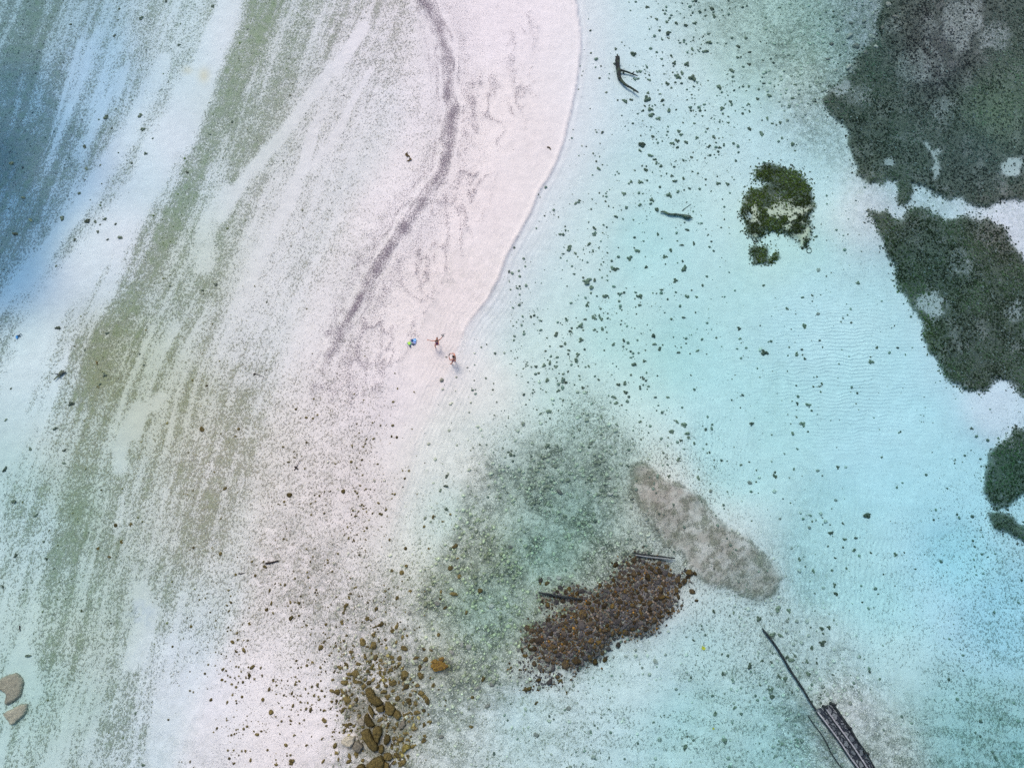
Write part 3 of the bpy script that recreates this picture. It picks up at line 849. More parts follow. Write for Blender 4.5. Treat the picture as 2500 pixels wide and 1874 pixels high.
# ------------------------------------------------------------------ rocks read off the photograph: position and width in px
GREEN = []
GREEN += T(830, 0, 2.653, [(1990, 48, 20), (2015, 110, 14), (2050, 125, 24), (2120, 145, 22), (2175, 150, 26), (2125, 215, 34), (2130, 250, 18), (1825, 275, 14), (1843, 298, 12), (1785, 322, 20), (1625, 345, 18), (1893, 350, 34), (1690, 430, 16), (1680, 508, 18), (2165, 410, 26), (1940, 462, 16), (2003, 487, 18), (2005, 520, 24), (2190, 500, 34), (2115, 540, 30), (2147, 570, 18), (2075, 610, 20), (2060, 585, 12), (1995, 600, 20), (1985, 650, 44), (1845, 655, 34), (1883, 648, 22), (1798, 650, 14), (1725, 600, 16), (1620, 705, 12), (1545, 580, 12), (1975, 690, 20), (2010, 710, 30), (2012, 750, 38), (2090, 650, 26), (2130, 720, 36), (2095, 680, 18), (2062, 770, 26), (1700, 857, 22), (1655, 843, 12), (1762, 873, 9), (1960, 935, 44), (2030, 885, 24), (1940, 975, 24), (1948, 880, 16), (2150, 930, 24), (2185, 915, 24), (2190, 850, 22), (1640, 995, 18), (1685, 930, 14), (1567, 945, 12), (1595, 950, 10), (1660, 1045, 18), (1682, 1015, 14), (1675, 1095, 26), (1700, 1068, 14), (2010, 1010, 30), (2035, 1035, 24), (2050, 1060, 24), (2075, 1080, 22), (1975, 1100, 28), (1957, 1075, 14), (1910, 1105, 12), (1945, 1180, 26), (1885, 1175, 20), (2165, 1175, 30), (2150, 1140, 20), (2080, 1140, 14), (1838, 1255, 26), (1705, 1270, 14), (1525, 1320, 24), (1550, 1300, 16), (1633, 1290, 14), (1720, 1305, 16), (1740, 1335, 16), (1770, 1345, 12), (1658, 1320, 10), (1943, 1325, 26), (2020, 1295, 26), (2132, 1265, 34), (2190, 1240, 24), (2047, 1358, 32), (1415, 1407, 14), (1790, 1405, 24), (1767, 1440, 12), (1900, 1425, 14), (1458, 1467, 14), (1937, 1450, 9), (1645, 1477, 30), (1610, 1440, 14), (1603, 1480, 9), (1702, 1508, 14), (1645, 1525, 22), (2060, 1520, 22), (2085, 1545, 12), (1615, 1580, 26), (1803, 1605, 12), (1485, 1615, 46), (1525, 1640, 20), (1930, 1625, 36), (2145, 1625, 26), (2185, 1560, 16), (1905, 1605, 14), (2175, 1475, 9)])
GREEN += T(1660, 0, 2.633, [(70, 40, 16), (210, 60, 28), (220, 105, 26), (163, 105, 18), (70, 100, 14), (125, 72, 14), (28, 115, 12), (95, 152, 22), (40, 165, 26), (640, 50, 20), (900, 122, 16), (985, 75, 16), (85, 262, 14), (150, 235, 14), (185, 275, 34), (420, 245, 22), (518, 270, 14), (555, 280, 12), (375, 300, 26), (78, 320, 24), (78, 350, 14), (165, 335, 26), (130, 315, 12), (375, 372, 22), (450, 335, 20), (445, 415, 20), (45, 410, 32), (333, 457, 28), (535, 390, 16), (15, 475, 28), (80, 505, 40), (180, 520, 12), (245, 560, 34), (440, 555, 18), (425, 585, 12), (535, 538, 22), (120, 580, 14), (740, 545, 18), (722, 635, 22), (680, 605, 9), (75, 610, 14), (45, 643, 14), (85, 712, 12), (55, 690, 9), (135, 680, 9), (320, 653, 20), (270, 700, 28), (495, 635, 22), (580, 618, 30), (440, 670, 18), (445, 715, 18), (705, 690, 12), (655, 685, 12), (310, 750, 14), (310, 790, 18), (95, 750, 9), (20, 790, 14), (90, 795, 18), (443, 828, 26), (645, 790, 22), (620, 805, 14), (560, 760, 28), (525, 860, 30), (590, 795, 18), (10, 865, 22), (108, 888, 20), (40, 915, 24), (175, 830, 18), (215, 880, 28), (185, 945, 24), (255, 950, 18), (245, 830, 12), (250, 890, 14), (275, 885, 12), (85, 980, 14), (70, 1010, 20), (110, 1030, 12), (220, 995, 12), (655, 885, 18), (690, 900, 10), (720, 925, 30), (740, 970, 14), (20, 1145, 24), (115, 1115, 16), (165, 1155, 16), (165, 1190, 14), (245, 1180, 22), (240, 1135, 12), (305, 1185, 22), (200, 1230, 16), (42, 1300, 12), (835, 1105, 12), (865, 1178, 12), (950, 1138, 10), (980, 1245, 10), (50, 1480, 30), (30, 1430, 14), (182, 1510, 12), (203, 1553, 16), (90, 1565, 22), (10, 1575, 20), (265, 1463, 14), (315, 1463, 12), (285, 1410, 14), (878, 1520, 16), (1080, 1507, 12)])
GREEN += T(830, 625, 2.653, [(1875, 15, 32), (2105, 5, 24), (1978, 5, 12), (1540, 5, 14), (1760, 75, 26), (1785, 85, 30), (1750, 100, 16), (1325, 90, 8), (1980, 75, 22), (2172, 160, 26), (1600, 165, 46), (1625, 200, 30), (1650, 160, 24), (1575, 140, 18), (1625, 240, 18), (1713, 262, 32), (1740, 270, 14), (1808, 292, 18), (1825, 242, 14), (1940, 262, 34), (2085, 218, 20), (1945, 318, 22), (1915, 330, 14), (1600, 315, 24), (1688, 342, 18), (1825, 350, 14), (2122, 280, 18), (1920, 375, 14), (1735, 372, 12), (1530, 400, 12), (1590, 410, 24), (1645, 402, 30), (1690, 408, 24), (1750, 410, 10), (1823, 418, 14), (1560, 450, 34), (1575, 480, 16), (1500, 492, 20), (1535, 465, 14), (1400, 512, 34), (1340, 530, 14), (1645, 480, 20), (1700, 475, 24), (1720, 460, 14), (1665, 490, 14), (1910, 467, 14), (1990, 445, 12), (2010, 480, 10), (2145, 407, 18), (1560, 545, 32), (1460, 570, 20), (1430, 585, 22), (1360, 585, 16), (1485, 612, 20), (1330, 615, 18), (1770, 575, 26), (1712, 610, 16), (2035, 520, 28), (2160, 525, 12), (2035, 570, 22), (2090, 575, 16), (2070, 605, 26), (2195, 625, 24), (1540, 640, 26), (1530, 680, 30), (1405, 655, 20), (1543, 712, 14), (1205, 700, 14), (1265, 715, 20), (1318, 712, 26), (1358, 695, 30), (1400, 720, 20), (1287, 757, 18), (1610, 712, 22), (1900, 705, 32), (1972, 680, 20), (1477, 748, 18), (1445, 765, 16), (1440, 790, 14), (1550, 775, 16), (1555, 800, 14), (1143, 770, 12), (1340, 800, 26), (1462, 822, 20), (1420, 830, 12), (1570, 850, 20), (1605, 842, 12), (1675, 800, 16), (1885, 770, 18), (1965, 795, 18), (2055, 775, 14), (1798, 832, 26), (1845, 828, 28), (1845, 880, 26), (915, 590, 16), (950, 573, 12), (825, 722, 12), (995, 825, 14), (990, 865, 18), (945, 790, 16), (870, 805, 12), (1300, 860, 12), (1260, 880, 12), (1335, 880, 16), (1412, 872, 22), (1445, 932, 20), (1775, 918, 22), (1740, 905, 14), (1785, 955, 26), (1825, 965, 16), (2120, 915, 22), (1015, 945, 16), (1000, 1030, 18), (1090, 1048, 14), (1357, 1005, 34), (1300, 1018, 20), (1275, 995, 14), (1503, 958, 12), (1415, 1000, 16), (1695, 1045, 24), (1187, 1085, 30), (1335, 1075, 16), (1575, 1018, 14), (1790, 1090, 22), (1940, 1075, 22), (1955, 1130, 12), (2180, 1070, 26), (1950, 1187, 16), (2150, 1132, 30), (2125, 1175, 14), (905, 1220, 16), (1055, 1243, 16), (1110, 1260, 14), (1110, 1290, 24), (1340, 1230, 34), (690, 1430, 26), (690, 1490, 34), (650, 1520, 24), (685, 1640, 24), (1745, 1440, 18), (2190, 1320, 26), (2120, 1310, 16), (2095, 1275, 16), (2130, 1425, 20)])
GREEN += T(1660, 625, 2.633, [(175, 130, 18), (147, 192, 18), (75, 220, 14), (40, 258, 26), (110, 262, 18), (100, 362, 14), (20, 395, 24), (540, 187, 20), (972, 107, 12), (940, 130, 12), (1140, 175, 24), (785, 268, 18), (848, 252, 18), (685, 337, 24), (1035, 423, 14), (1047, 400, 14), (1100, 428, 16), (795, 447, 30), (715, 470, 12), (380, 467, 20), (515, 447, 14), (388, 530, 20), (232, 525, 16), (393, 558, 10), (115, 607, 26), (65, 627, 14), (172, 630, 12), (750, 635, 28), (800, 657, 18), (1228, 680, 30), (1225, 648, 14), (702, 585, 14), (1022, 693, 14), (1265, 590, 20), (690, 740, 12), (595, 740, 10), (70, 765, 14), (355, 765, 12), (335, 790, 10), (880, 775, 14), (910, 818, 20), (857, 838, 16), (905, 873, 14), (748, 832, 14), (825, 957, 28), (720, 932, 12), (755, 957, 12), (1132, 948, 12), (30, 1080, 34), (50, 1140, 34), (55, 1170, 20), (90, 1200, 20), (5, 1185, 20), (465, 1075, 28), (693, 1017, 12), (750, 1035, 14), (790, 1080, 30), (712, 1077, 12), (722, 1137, 24), (822, 1128, 16), (590, 1148, 14), (170, 1208, 16), (348, 1227, 10), (220, 1310, 14), (220, 1352, 14), (395, 1340, 18), (445, 1322, 16), (122, 1370, 16), (120, 1430, 26), (490, 1375, 12), (605, 1410, 30), (732, 1365, 18), (305, 1515, 14), (1015, 1357, 20), (1297, 1292, 16), (915, 1410, 14), (975, 1622, 12), (1875, 1107, 20), (710, 1585, 14), (490, 1450, 16)])
GREEN += T(1660, 1250, 2.633, [(1205, 15, 44), (1045, 70, 20), (965, 80, 12), (970, 135, 30), (1060, 175, 22), (850, 60, 16), (950, 218, 14), (1120, 240, 28), (1225, 260, 18), (1385, 272, 24), (995, 292, 20), (765, 298, 20), (805, 348, 14), (860, 380, 24), (975, 375, 18), (1070, 360, 18), (993, 470, 20), (1005, 525, 32), (460, 55, 16), (345, 643, 22), (215, 635, 24), (630, 615, 40), (700, 632, 24), (697, 685, 14), (505, 690, 34), (915, 745, 30), (960, 745, 26), (920, 780, 16), (915, 840, 38), (850, 875, 28), (85, 820, 20), (270, 910, 18), (310, 918, 20), (450, 988, 36), (275, 1033, 22), (525, 955, 20), (590, 965, 20), (635, 1050, 30), (680, 1065, 30), (720, 1155, 18), (515, 1110, 18), (585, 1140, 30), (350, 1255, 22), (45, 1440, 16), (290, 1462, 30), (30, 1510, 34), (225, 1300, 30), (655, 1490, 22), (820, 1035, 26), (880, 970, 20), (590, 790, 40), (640, 790, 30), (710, 950, 40), (690, 930, 24), (740, 920, 20), (815, 960, 20), (905, 1170, 18), (930, 1150, 16)])
GREEN += T(0, 0, 2.653, [(915, 120, 26), (1075, 8, 20), (1380, 45, 22), (740, 235, 22), (765, 130, 14), (460, 160, 18), (1160, 292, 20), (1108, 318, 12), (945, 325, 10), (905, 755, 34), (930, 835, 26), (685, 765, 30), (640, 775, 16), (725, 832, 18), (990, 898, 14), (547, 948, 24), (943, 995, 20), (768, 990, 12), (1508, 792, 20), (855, 1058, 18), (560, 1095, 20), (1210, 1115, 24), (650, 1070, 16), (550, 1165, 12), (660, 1190, 12), (515, 1250, 20), (585, 1295, 12), (655, 1312, 14), (155, 1282, 24), (195, 1425, 24), (405, 1420, 30), (570, 1428, 32), (620, 1440, 20), (650, 1455, 14), (680, 1420, 20), (750, 1452, 18), (635, 1505, 20), (775, 1540, 32), (697, 1552, 18), (485, 1550, 20), (105, 1515, 30), (80, 1055, 26), (1605, 190, 16), (1360, 870, 22), (1980, 735, 12), (1745, 895, 10), (1775, 1160, 14)])
GREEN += T(0, 625, 2.653, [(375, 465, 26), (550, 608, 18), (365, 65, 16), (470, 955, 34), (425, 945, 16), (355, 1120, 28), (700, 495, 24), (678, 770, 26), (650, 828, 20), (905, 635, 16), (932, 705, 16), (1308, 222, 20), (1400, 190, 20), (1728, 298, 16), (1100, 195, 16), (340, 762, 10), (415, 1260, 24), (412, 1340, 24), (200, 1250, 20), (85, 1590, 34), (35, 1380, 30), (72, 858, 18), (40, 1058, 20)])
GREEN += T(0, 1250, 2.657, [(100, 285, 24), (150, 500, 16), (20, 480, 20), (180, 930, 36), (235, 20, 26), (575, 130, 16), (720, 720, 14), (880, 1300, 20), (930, 1640, 22), (505, 60, 14), (285, 190, 18), (300, 300, 20), (350, 365, 16), (425, 560, 12), (350, 660, 14)])
PALE = T(1660, 0, 2.633, [(1090, 235, 56), (1080, 435, 56), (1000, 455, 30), (975, 285, 30), (1230, 240, 44), (1130, 300, 44), (1340, 30, 40), (1100, 150, 30), (1180, 140, 36), (1240, 90, 34), (1050, 100, 26), (1130, 60, 26), (1010, 200, 26), (1300, 180, 30), (1190, 340, 34), (1260, 300, 30), (950, 380, 24), (1380, 110, 34)])
PALE += T(830, 625, 2.653, [(1420, 1525, 46), (1750, 1540, 36), (1440, 1620, 20), (1370, 1490, 20), (1745, 1440, 24)])
PALE += T(830, 1250, 2.657, [(980, 610, 34), (1105, 225, 32), (630, 590, 40), (1705, 230, 28), (1420, 425, 34), (1355, 430, 30), (725, 910, 40), (835, 875, 40), (790, 860, 34), (895, 1140, 36), (955, 1255, 34), (985, 1115, 34), (1485, 1270, 30), (1275, 1445, 36), (660, 1455, 34), (530, 885, 24), (590, 885, 26), (1855, 935, 26), (2045, 965, 30), (1775, 940, 20), (1800, 865, 30), (1155, 895, 26), (1200, 915, 30), (1370, 1010, 34), (450, 655, 26), (515, 630, 16), (540, 1010, 34), (490, 960, 30)])
OCHRE = T(780, 1560, 5.28, [(410, 160, 50), (430, 245, 40), (590, 235, 80), (485, 320, 60), (350, 320, 50), (265, 370, 80), (380, 445, 70), (470, 445, 90), (460, 540, 70), (525, 550, 60), (325, 560, 80), (170, 520, 40), (20, 110, 60), (215, 90, 40), (550, 30, 80), (700, 90, 80), (620, 95, 40), (160, 660, 60), (300, 670, 60), (230, 680, 70), (25, 665, 40), (420, 710, 80), (350, 780, 90), (220, 790, 70), (160, 800, 36), (290, 930, 80), (60, 910, 50), (60, 1040, 70), (95, 1110, 40), (180, 1190, 40), (30, 1285, 50), (395, 1090, 60), (350, 1110, 60), (320, 1180, 60), (200, 1370, 80), (220, 1460, 60), (245, 1540, 50), (50, 1570, 50), (385, 1505, 60), (380, 1575, 60), (480, 1470, 70), (630, 410, 70), (725, 230, 70), (735, 300, 40), (790, 270, 50), (1015, 340, 70), (1080, 370, 50), (1100, 455, 110), (920, 390, 60), (780, 440, 60), (690, 520, 60), (845, 520, 60), (795, 520, 30), (940, 560, 90), (860, 600, 90), (750, 605, 60), (1090, 520, 60), (1120, 610, 80), (1025, 560, 50), (1075, 650, 40), (815, 675, 50), (945, 665, 50), (890, 730, 90), (1010, 760, 70), (1085, 820, 50), (1155, 790, 70), (1235, 830, 60), (1310, 690, 70), (1385, 790, 90), (1350, 740, 50), (1175, 715, 50), (1230, 665, 50), (1265, 595, 60), (1210, 550, 30), (1470, 605, 60), (1345, 920, 50), (1145, 950, 60), (1200, 1010, 50), (1090, 980, 60), (1260, 945, 80), (1155, 1060, 40), (1080, 1110, 90), (1215, 1145, 60), (1000, 1100, 50), (975, 1145, 60), (885, 1100, 80), (860, 1140, 30), (790, 1030, 80), (1105, 1205, 70), (1040, 1290, 80), (1130, 1290, 90), (960, 1280, 50), (930, 1370, 50), (990, 1430, 60), (1200, 1380, 90), (1350, 1245, 60), (1340, 1310, 60), (1000, 1500, 80), (1130, 1500, 60), (1065, 1590, 90), (1430, 1060, 60), (1345, 1090, 60), (990, 40, 50), (1340, 130, 50), (1435, 130, 60), (930, 230, 60), (1030, 240, 60), (1090, 110, 80), (1250, 240, 70), (1365, 260, 70), (1290, 350, 80), (1300, 470, 70), (880, 1520, 90), (960, 1590, 60), (560, 1560, 50), (520, 500, 50), (570, 600, 60), (640, 560, 60), (560, 700, 50), (480, 790, 70)])
OCHRE += T(0, 1250, 2.657, [(750, 85, 26), (850, 75, 24), (710, 290, 24), (785, 190, 26), (635, 235, 18), (1430, 270, 24), (1720, 355, 24), (1655, 410, 18), (1530, 405, 16), (1750, 505, 26), (1500, 585, 24), (1885, 585, 24), (1760, 590, 24), (1730, 630, 22), (1890, 685, 34), (1940, 590, 18), (1615, 720, 20), (1510, 840, 24), (1580, 893, 24), (2115, 728, 18), (2180, 740, 20), (2080, 870, 24), (2028, 972, 22), (1635, 1005, 30), (1615, 1055, 34), (1700, 1055, 20), (1440, 1085, 18), (1745, 1150, 22), (1915, 1115, 14), (1893, 1175, 28), (1368, 1215, 18), (1475, 1230, 24), (1570, 1195, 16), (1705, 1215, 24), (1900, 1255, 22), (1760, 1295, 30), (2015, 1280, 30), (2085, 1155, 12), (2100, 1350, 22), (1670, 1440, 28), (1885, 1350, 18), (1590, 1545, 22), (1855, 1510, 26), (1790, 1635, 26), (1890, 1625, 50), (1625, 1610, 24), (1515, 1630, 20), (2175, 1560, 14), (2020, 1455, 14), (1735, 1540, 14), (1990, 1510, 16), (2100, 1285, 14), (2155, 980, 10), (1375, 230, 14), (1540, 290, 12), (2040, 235, 14), (2125, 310, 16), (1485, 640, 16), (1400, 700, 14), (1240, 740, 16), (1120, 870, 14)])
OCHRE += T(0, 625, 2.653, [(628, 688, 28), (1308, 1120, 36), (1545, 1120, 20), (1875, 1545, 34), (1842, 1590, 16), (1725, 742, 12), (1340, 840, 16), (1460, 1505, 24), (945, 480, 12)])
OCHRE += T(830, 625, 2.653, [(20, 1522, 26), (143, 1320, 16), (110, 1085, 14), (250, 1600, 18), (420, 1440, 14), (155, 930, 12), (480, 880, 10)])
OCHRE += T(830, 1250, 2.657, [(40, 603, 34), (10, 710, 30), (175, 690, 26), (265, 730, 40), (220, 800, 44), (365, 745, 40), (340, 770, 30), (150, 845, 40), (215, 860, 40), (105, 715, 12), (405, 810, 24), (435, 800, 18), (640, 795, 22), (290, 825, 20), (235, 625, 24), (95, 490, 14), (125, 545, 14), (45, 800, 14), (605, 25, 28), (745, 220, 32), (425, 235, 24), (665, 60, 20), (320, 175, 18), (90, 183, 18), (460, 510, 22), (370, 555, 24), (775, 415, 28), (715, 360, 34), (655, 515, 24), (740, 530, 46), (910, 510, 30), (680, 620, 30), (820, 650, 26), (400, 390, 30), (340, 380, 24), (430, 350, 24), (760, 300, 24), (575, 235, 14), (1340, 460, 26), (1300, 450, 34), (540, 885, 24), (930, 1080, 30), (605, 1120, 28), (1110, 1005, 34), (1165, 1020, 30), (1225, 1145, 42), (1200, 1150, 30), (1470, 1165, 26), (1270, 1240, 30), (860, 1200, 26), (850, 1390, 30), (545, 1475, 26), (1430, 1090, 30)])
# the brown cobble mound in the water: the large ones as read, then filled by throwing darts
MREAD = T(1260, 1320, 4.363, [(1850, 335, 80), (1905, 345, 50), (1795, 430, 75), (1725, 415, 80), (1870, 540, 65), (1705, 520, 65), (1725, 590, 55), (1920, 635, 42), (1665, 730, 48), (1520, 240, 70), (1400, 380, 90), (1280, 470, 75), (1250, 360, 70), (1530, 330, 60), (1480, 340, 60), (1200, 405, 50), (1420, 495, 42), (1240, 560, 45),
                              (940, 690, 85), (1075, 860, 80), (1470, 840, 60), (1380, 940, 70), (1160, 970, 70), (1240, 940, 60), (1085, 1110, 70), (1330, 870, 60), (1425, 660, 60), (1470, 710, 60), (1275, 790, 60), (720, 780, 110), (700, 900, 90), (800, 880, 60), (640, 800, 60), (690, 1000, 60), (800, 1060, 70), (785, 1160, 75),
                              (255, 1050, 85), (170, 950, 65), (400, 930, 70), (260, 945, 55), (515, 985, 70), (550, 1040, 55), (450, 1000, 55), (555, 810, 55), (870, 585, 50), (485, 1260, 60), (340, 1270, 80), (640, 1270, 95), (730, 1240, 60), (845, 1290, 75), (255, 1350, 55), (240, 1480, 65), (360, 1500, 95), (490, 1500, 40), (440, 1450, 50),
                              (100, 1580, 50), (400, 1130, 70), (530, 1320, 90), (390, 1350, 80), (915, 1120, 60), (100, 1215, 60), (65, 1160, 60), (330, 450, 46), (265, 420, 60), (1335, 280, 50), (1440, 300, 70), (1640, 360, 60), (1650, 440, 60), (1100, 650, 60), (1150, 600, 60), (990, 990, 60), (1030, 980, 60), (590, 650, 50), (1540, 590, 90), (1110, 880, 60)])
r2_ = np.random.default_rng(5)
taken = [(a, b, c * .45) for a, b, c in MREAD]
MFILL = []
for size, tries in ((13, 900), (10, 2600), (7.5, 5200), (5.5, 7000)):
    uu = r2_.uniform(1270, 1700, tries)
    vv = r2_.uniform(1350, 1640, tries)
    dd = sample(sd_mound, uu, vv)
    edge = r2_.normal(size=tries) * 11
    for a, b, d, e in zip(uu, vv, dd, edge):
        if d < e:
            continue
        s = size * r2_.uniform(.8, 1.2)
        arr = np.array(taken)
        if ((arr[:, 0] - a) ** 2 + (arr[:, 1] - b) ** 2 < ((arr[:, 2] + s * .42) * .92) ** 2).any():
            continue
        taken.append((a, b, s * .42))
        MFILL.append((a, b, s))

# ------------------------------------------------------------------ landmarks by which a single rock can be named
LAND = [('the forked driftwood', 1520, 190), ('the sunken crooked log', 1640, 522), ('the lone mossy seaweed bed', 1890, 515), ('the person in the plum swimsuit', 1067, 840),
        ('the double pole over the cobble mound', 1590, 1360), ('the single pole over the cobble mound', 1366, 1453), ('the tip of the long sunken pole', 1858, 1530), ('the head of the stone ramp', 2008, 1720),
        ('the tip of the large seaweed bed', 2015, 222), ('the pale crust plateau', 1680, 1250), ('the cracked olive outcrop', 930, 1745), ('the small rusty coral mound', 1076, 1625), ('the larger beige slab', 28, 1680),
        ('the grey hollow in the sand', 345, 1497), ('the thick dark stick', 664, 1372), ('the round ochre rock in the green band', 493, 1047), ('the starfish-like branch', 147, 911), ('the curled bark scraps', 992, 390),
        ('the shore end of the middle seaweed bed', 2130, 530), ('the small seaweed bed at the frame edge', 2430, 1140), ('the sunken dark craggy boulder', 1866, 861), ('the round speckled boulder', 1671, 656),
        ('the orange sand stain', 498, 182), ('the blue plastic scrap', 43, 823), ('the leaning twig with the knot', 723, 1138), ('the upper yellow leaf', 1717, 1580), ('the middle of the cobble mound', 1480, 1480), ('the lower end of the cobble mound', 1340, 1590),
        ('the long pole, halfway along', 1935, 1640), ('the lower corner of the middle seaweed bed', 2400, 950), ('the top edge above the driftwood', 1640, 0), ('the pale block by the ripples', 1277, 1034)]
ORD = ['nearest', 'second', 'third', 'fourth', 'fifth', 'sixth', 'seventh', 'eighth', 'ninth', 'tenth', 'eleventh', 'twelfth', 'thirteenth', 'fourteenth', 'fifteenth', 'sixteenth', 'seventeenth', 'eighteenth', 'nineteenth', 'twentieth'] + \
      ['twenty-' + x for x in ('first', 'second', 'third', 'fourth', 'fifth', 'sixth', 'seventh', 'eighth', 'ninth')] + ['thirtieth']
DIRS = ['right of', 'lower-right of', 'below', 'lower-left of', 'left of', 'upper-left of', 'above', 'upper-right of']


def name_rocks(rows, colour):
    """rows: (u, v, px). Returns one label for each that holds for that rock alone: colour, direction and rank from a landmark."""
    buckets = {}
    for i, (u, v, s) in enumerate(rows):
        j = min(range(len(LAND)), key=lambda k: math.hypot(LAND[k][1] - u, LAND[k][2] - v))
        a = math.degrees(math.atan2(v - LAND[j][2], u - LAND[j][1]))
        buckets.setdefault((j, int(round(a / 45.0)) % 8), []).append((math.hypot(u - LAND[j][1], v - LAND[j][2]), i))
    lab = [''] * len(rows)
    for (j, d), m in buckets.items():
        for k, (_, i) in enumerate(sorted(m)):
            s = rows[i][2]
            size = 'tiny' if s < 5 else 'small' if s < 8 else 'mid-sized' if s < 12 else 'large'
            lab[i] = '%s %s, %s %s %s' % (size, colour, ORD[min(k, len(ORD) - 1)], DIRS[d], LAND[j][0])
    return lab


PROTO = {}
for key, mat, nm in (('G', M_GREEN, 'algae_covered_rock'), ('P', M_PALE, 'coral_boulder'), ('O', M_OCHRE, 'reef_rock'), ('B', M_BROWN, 'reef_cobble')):
    PROTO[key] = []
    for k in range(10 if key != 'P' else 5):
        lum = [1, 3, 2, 4, 5, 1, 3, 5, 2, 4][k] if key in 'G' else [1, 1, 2, 1, 3, 1, 2, 1, 1, 3][k] if key == 'O' else 1
        me = rock_mesh(nm, 100 * ord(key) + k, lum, {'G': .62, 'P': .5, 'O': .55, 'B': .6}[key], 3, .26 if key != 'P' else .16)
        me.materials.append(mat)
        PROTO[key].append(me)


def place_rocks(rows, key, nm, cat, colour, group, kmax=.98):
    labs = name_rocks(rows, colour)
    r = np.random.default_rng(ord(key))
    for (u, v, s), lab in zip(rows, labs):
        ms = PROTO[key]
        big = s > 9
        ch = [i for i in range(len(ms))]
        if key == 'G' and s > 6:
            ch = [1, 3, 4, 6, 7, 9, 2, 8]
        me = ms[ch[r.integers(len(ch))]]
        o = bpy.data.objects.new(nm, me)
        COL.objects.link(o)
        rr = (s * {'G': 1.38, 'O': 1.22}.get(key, 1.1) + .8) * .5 * scale_at(u, v) * kmax
        o.location = ground(u, v, -.02 * rr)
        o.rotation_euler = (r.normal() * .12, r.normal() * .12, r.random() * 6.28)
        o.scale = (rr * r.uniform(.9, 1.15), rr * r.uniform(.75, 1.0), rr * r.uniform(.7, 1.0))
        o['label'] = lab
        o['category'] = cat
        o['group'] = group


def stones_stuff(name, rows, cols, mat, label, cat, seed):
    """Small stones past counting: one mesh. rows (n,3) = u, v, px; cols (n,3)."""
    r = np.random.default_rng(seed)
    rows = np.asarray(rows, float)
    n = len(rows)
    v0, f0 = ICO[2] if n < 2500 else ICO[1]
    shapes = []
    for k in range(8):
        v = v0 * (1 + .22 * noise3(v0, seed + k, 2.4)[:, None])
        v[:, 2] = np.maximum(v[:, 2] * .6 + .2, -.15)
        shapes.append(v)
    shapes = np.array(shapes)
    pick = r.integers(0, 8, n)
    a = r.random(n) * 6.28
    p = gnd_arr(rows[:, 0], rows[:, 1])
    xs, _ = ray_xy(rows[:, 0] + 1, rows[:, 1], p[:, 2])
    rr = rows[:, 2] * .5 * np.abs(xs - p[:, 0])
    sx_, sy_, sz_ = r.uniform(.85, 1.2, n), r.uniform(.65, 1.0, n), r.uniform(.6, 1.1, n)
    v = shapes[pick] * np.stack([sx_, sy_, sz_], -1)[:, None, :]
    ca, sa = np.cos(a)[:, None], np.sin(a)[:, None]
    X = v[..., 0] * ca - v[..., 1] * sa
    Y = v[..., 0] * sa + v[..., 1] * ca
    W = np.stack([X, Y, v[..., 2]], -1) * rr[:, None, None] + p[:, None, :]
    F = (f0[None] + (np.arange(n) * len(v0))[:, None, None]).reshape(-1, 3)
    me = mesh_from(name, W.reshape(-1, 3), F, True)
    set_col(me, 'tint', np.repeat(np.asarray(cols)[:, None, :], len(v0), 1).reshape(-1, 3))
    return link(name, me, mat, label=label, cat=cat, kind='stuff')


mt, n, l, b = nmat('small_coral_stones', .95)
g = NG(n, l)
pz = g.node('ShaderNodeNewGeometry').outputs['Position']
a_ = g.noise(pz, 13.0, 3.0, .65).outputs['Fac']
cc = g.node('ShaderNodeCombineColor')
for i in range(3):
    g.put(cc.inputs[i], g.rng(a_, .36, .64, .5, 1.35, False))
l.new(g.mix(1.0, g.attr('tint').outputs['Color'], cc.outputs[0], 'MULTIPLY'), b.inputs['Base Color'])

# kinds past three hundred keep their largest as things, the rest is one mass
GREEN.sort(key=lambda t: -t[2])
OCHRE.sort(key=lambda t: -t[2])
MALL = sorted(MREAD + MFILL, key=lambda t: -t[2])
print('rocks', len(GREEN), len(OCHRE), len(MALL), len(PALE))
place_rocks(GREEN[:300], 'G', 'algae_covered_rock', 'rock', 'green-grey rock', 'algae-covered rocks strewn over the seabed')
place_rocks(PALE, 'P', 'coral_boulder', 'boulder', 'pale coral boulder', 'pale coral boulders among the rubble')
place_rocks(OCHRE[:300], 'O', 'reef_rock', 'reef rock', 'ochre rock', 'ochre reef rocks on the lower sandbar')
place_rocks(MALL[:300], 'B', 'reef_cobble', 'cobble', 'brown cobble', 'brown cobbles heaped in the mound')

r3_ = np.random.default_rng(77)
rest = []
rcol = []
for (u, v, s) in GREEN[300:]:
    rest.append((u, v, s)); rcol.append(np.array([.13, .16, .12]) * r3_.uniform(.7, 1.4))
for (u, v, s) in OCHRE[300:]:
    rest.append((u, v, s)); rcol.append(np.array([.20, .16, .07]) * r3_.uniform(.7, 1.4))
for (u, v, s) in MALL[300:]:
    q = r3_.random()
    c_ = np.array([.16, .12, .08]) if q < .45 else np.array([.24, .20, .16]) if q < .75 else np.array([.13, .125, .13]) if q < .93 else np.array([.30, .17, .04])
    rest.append((u, v, s)); rcol.append(c_ * r3_.uniform(.5, 1.3))


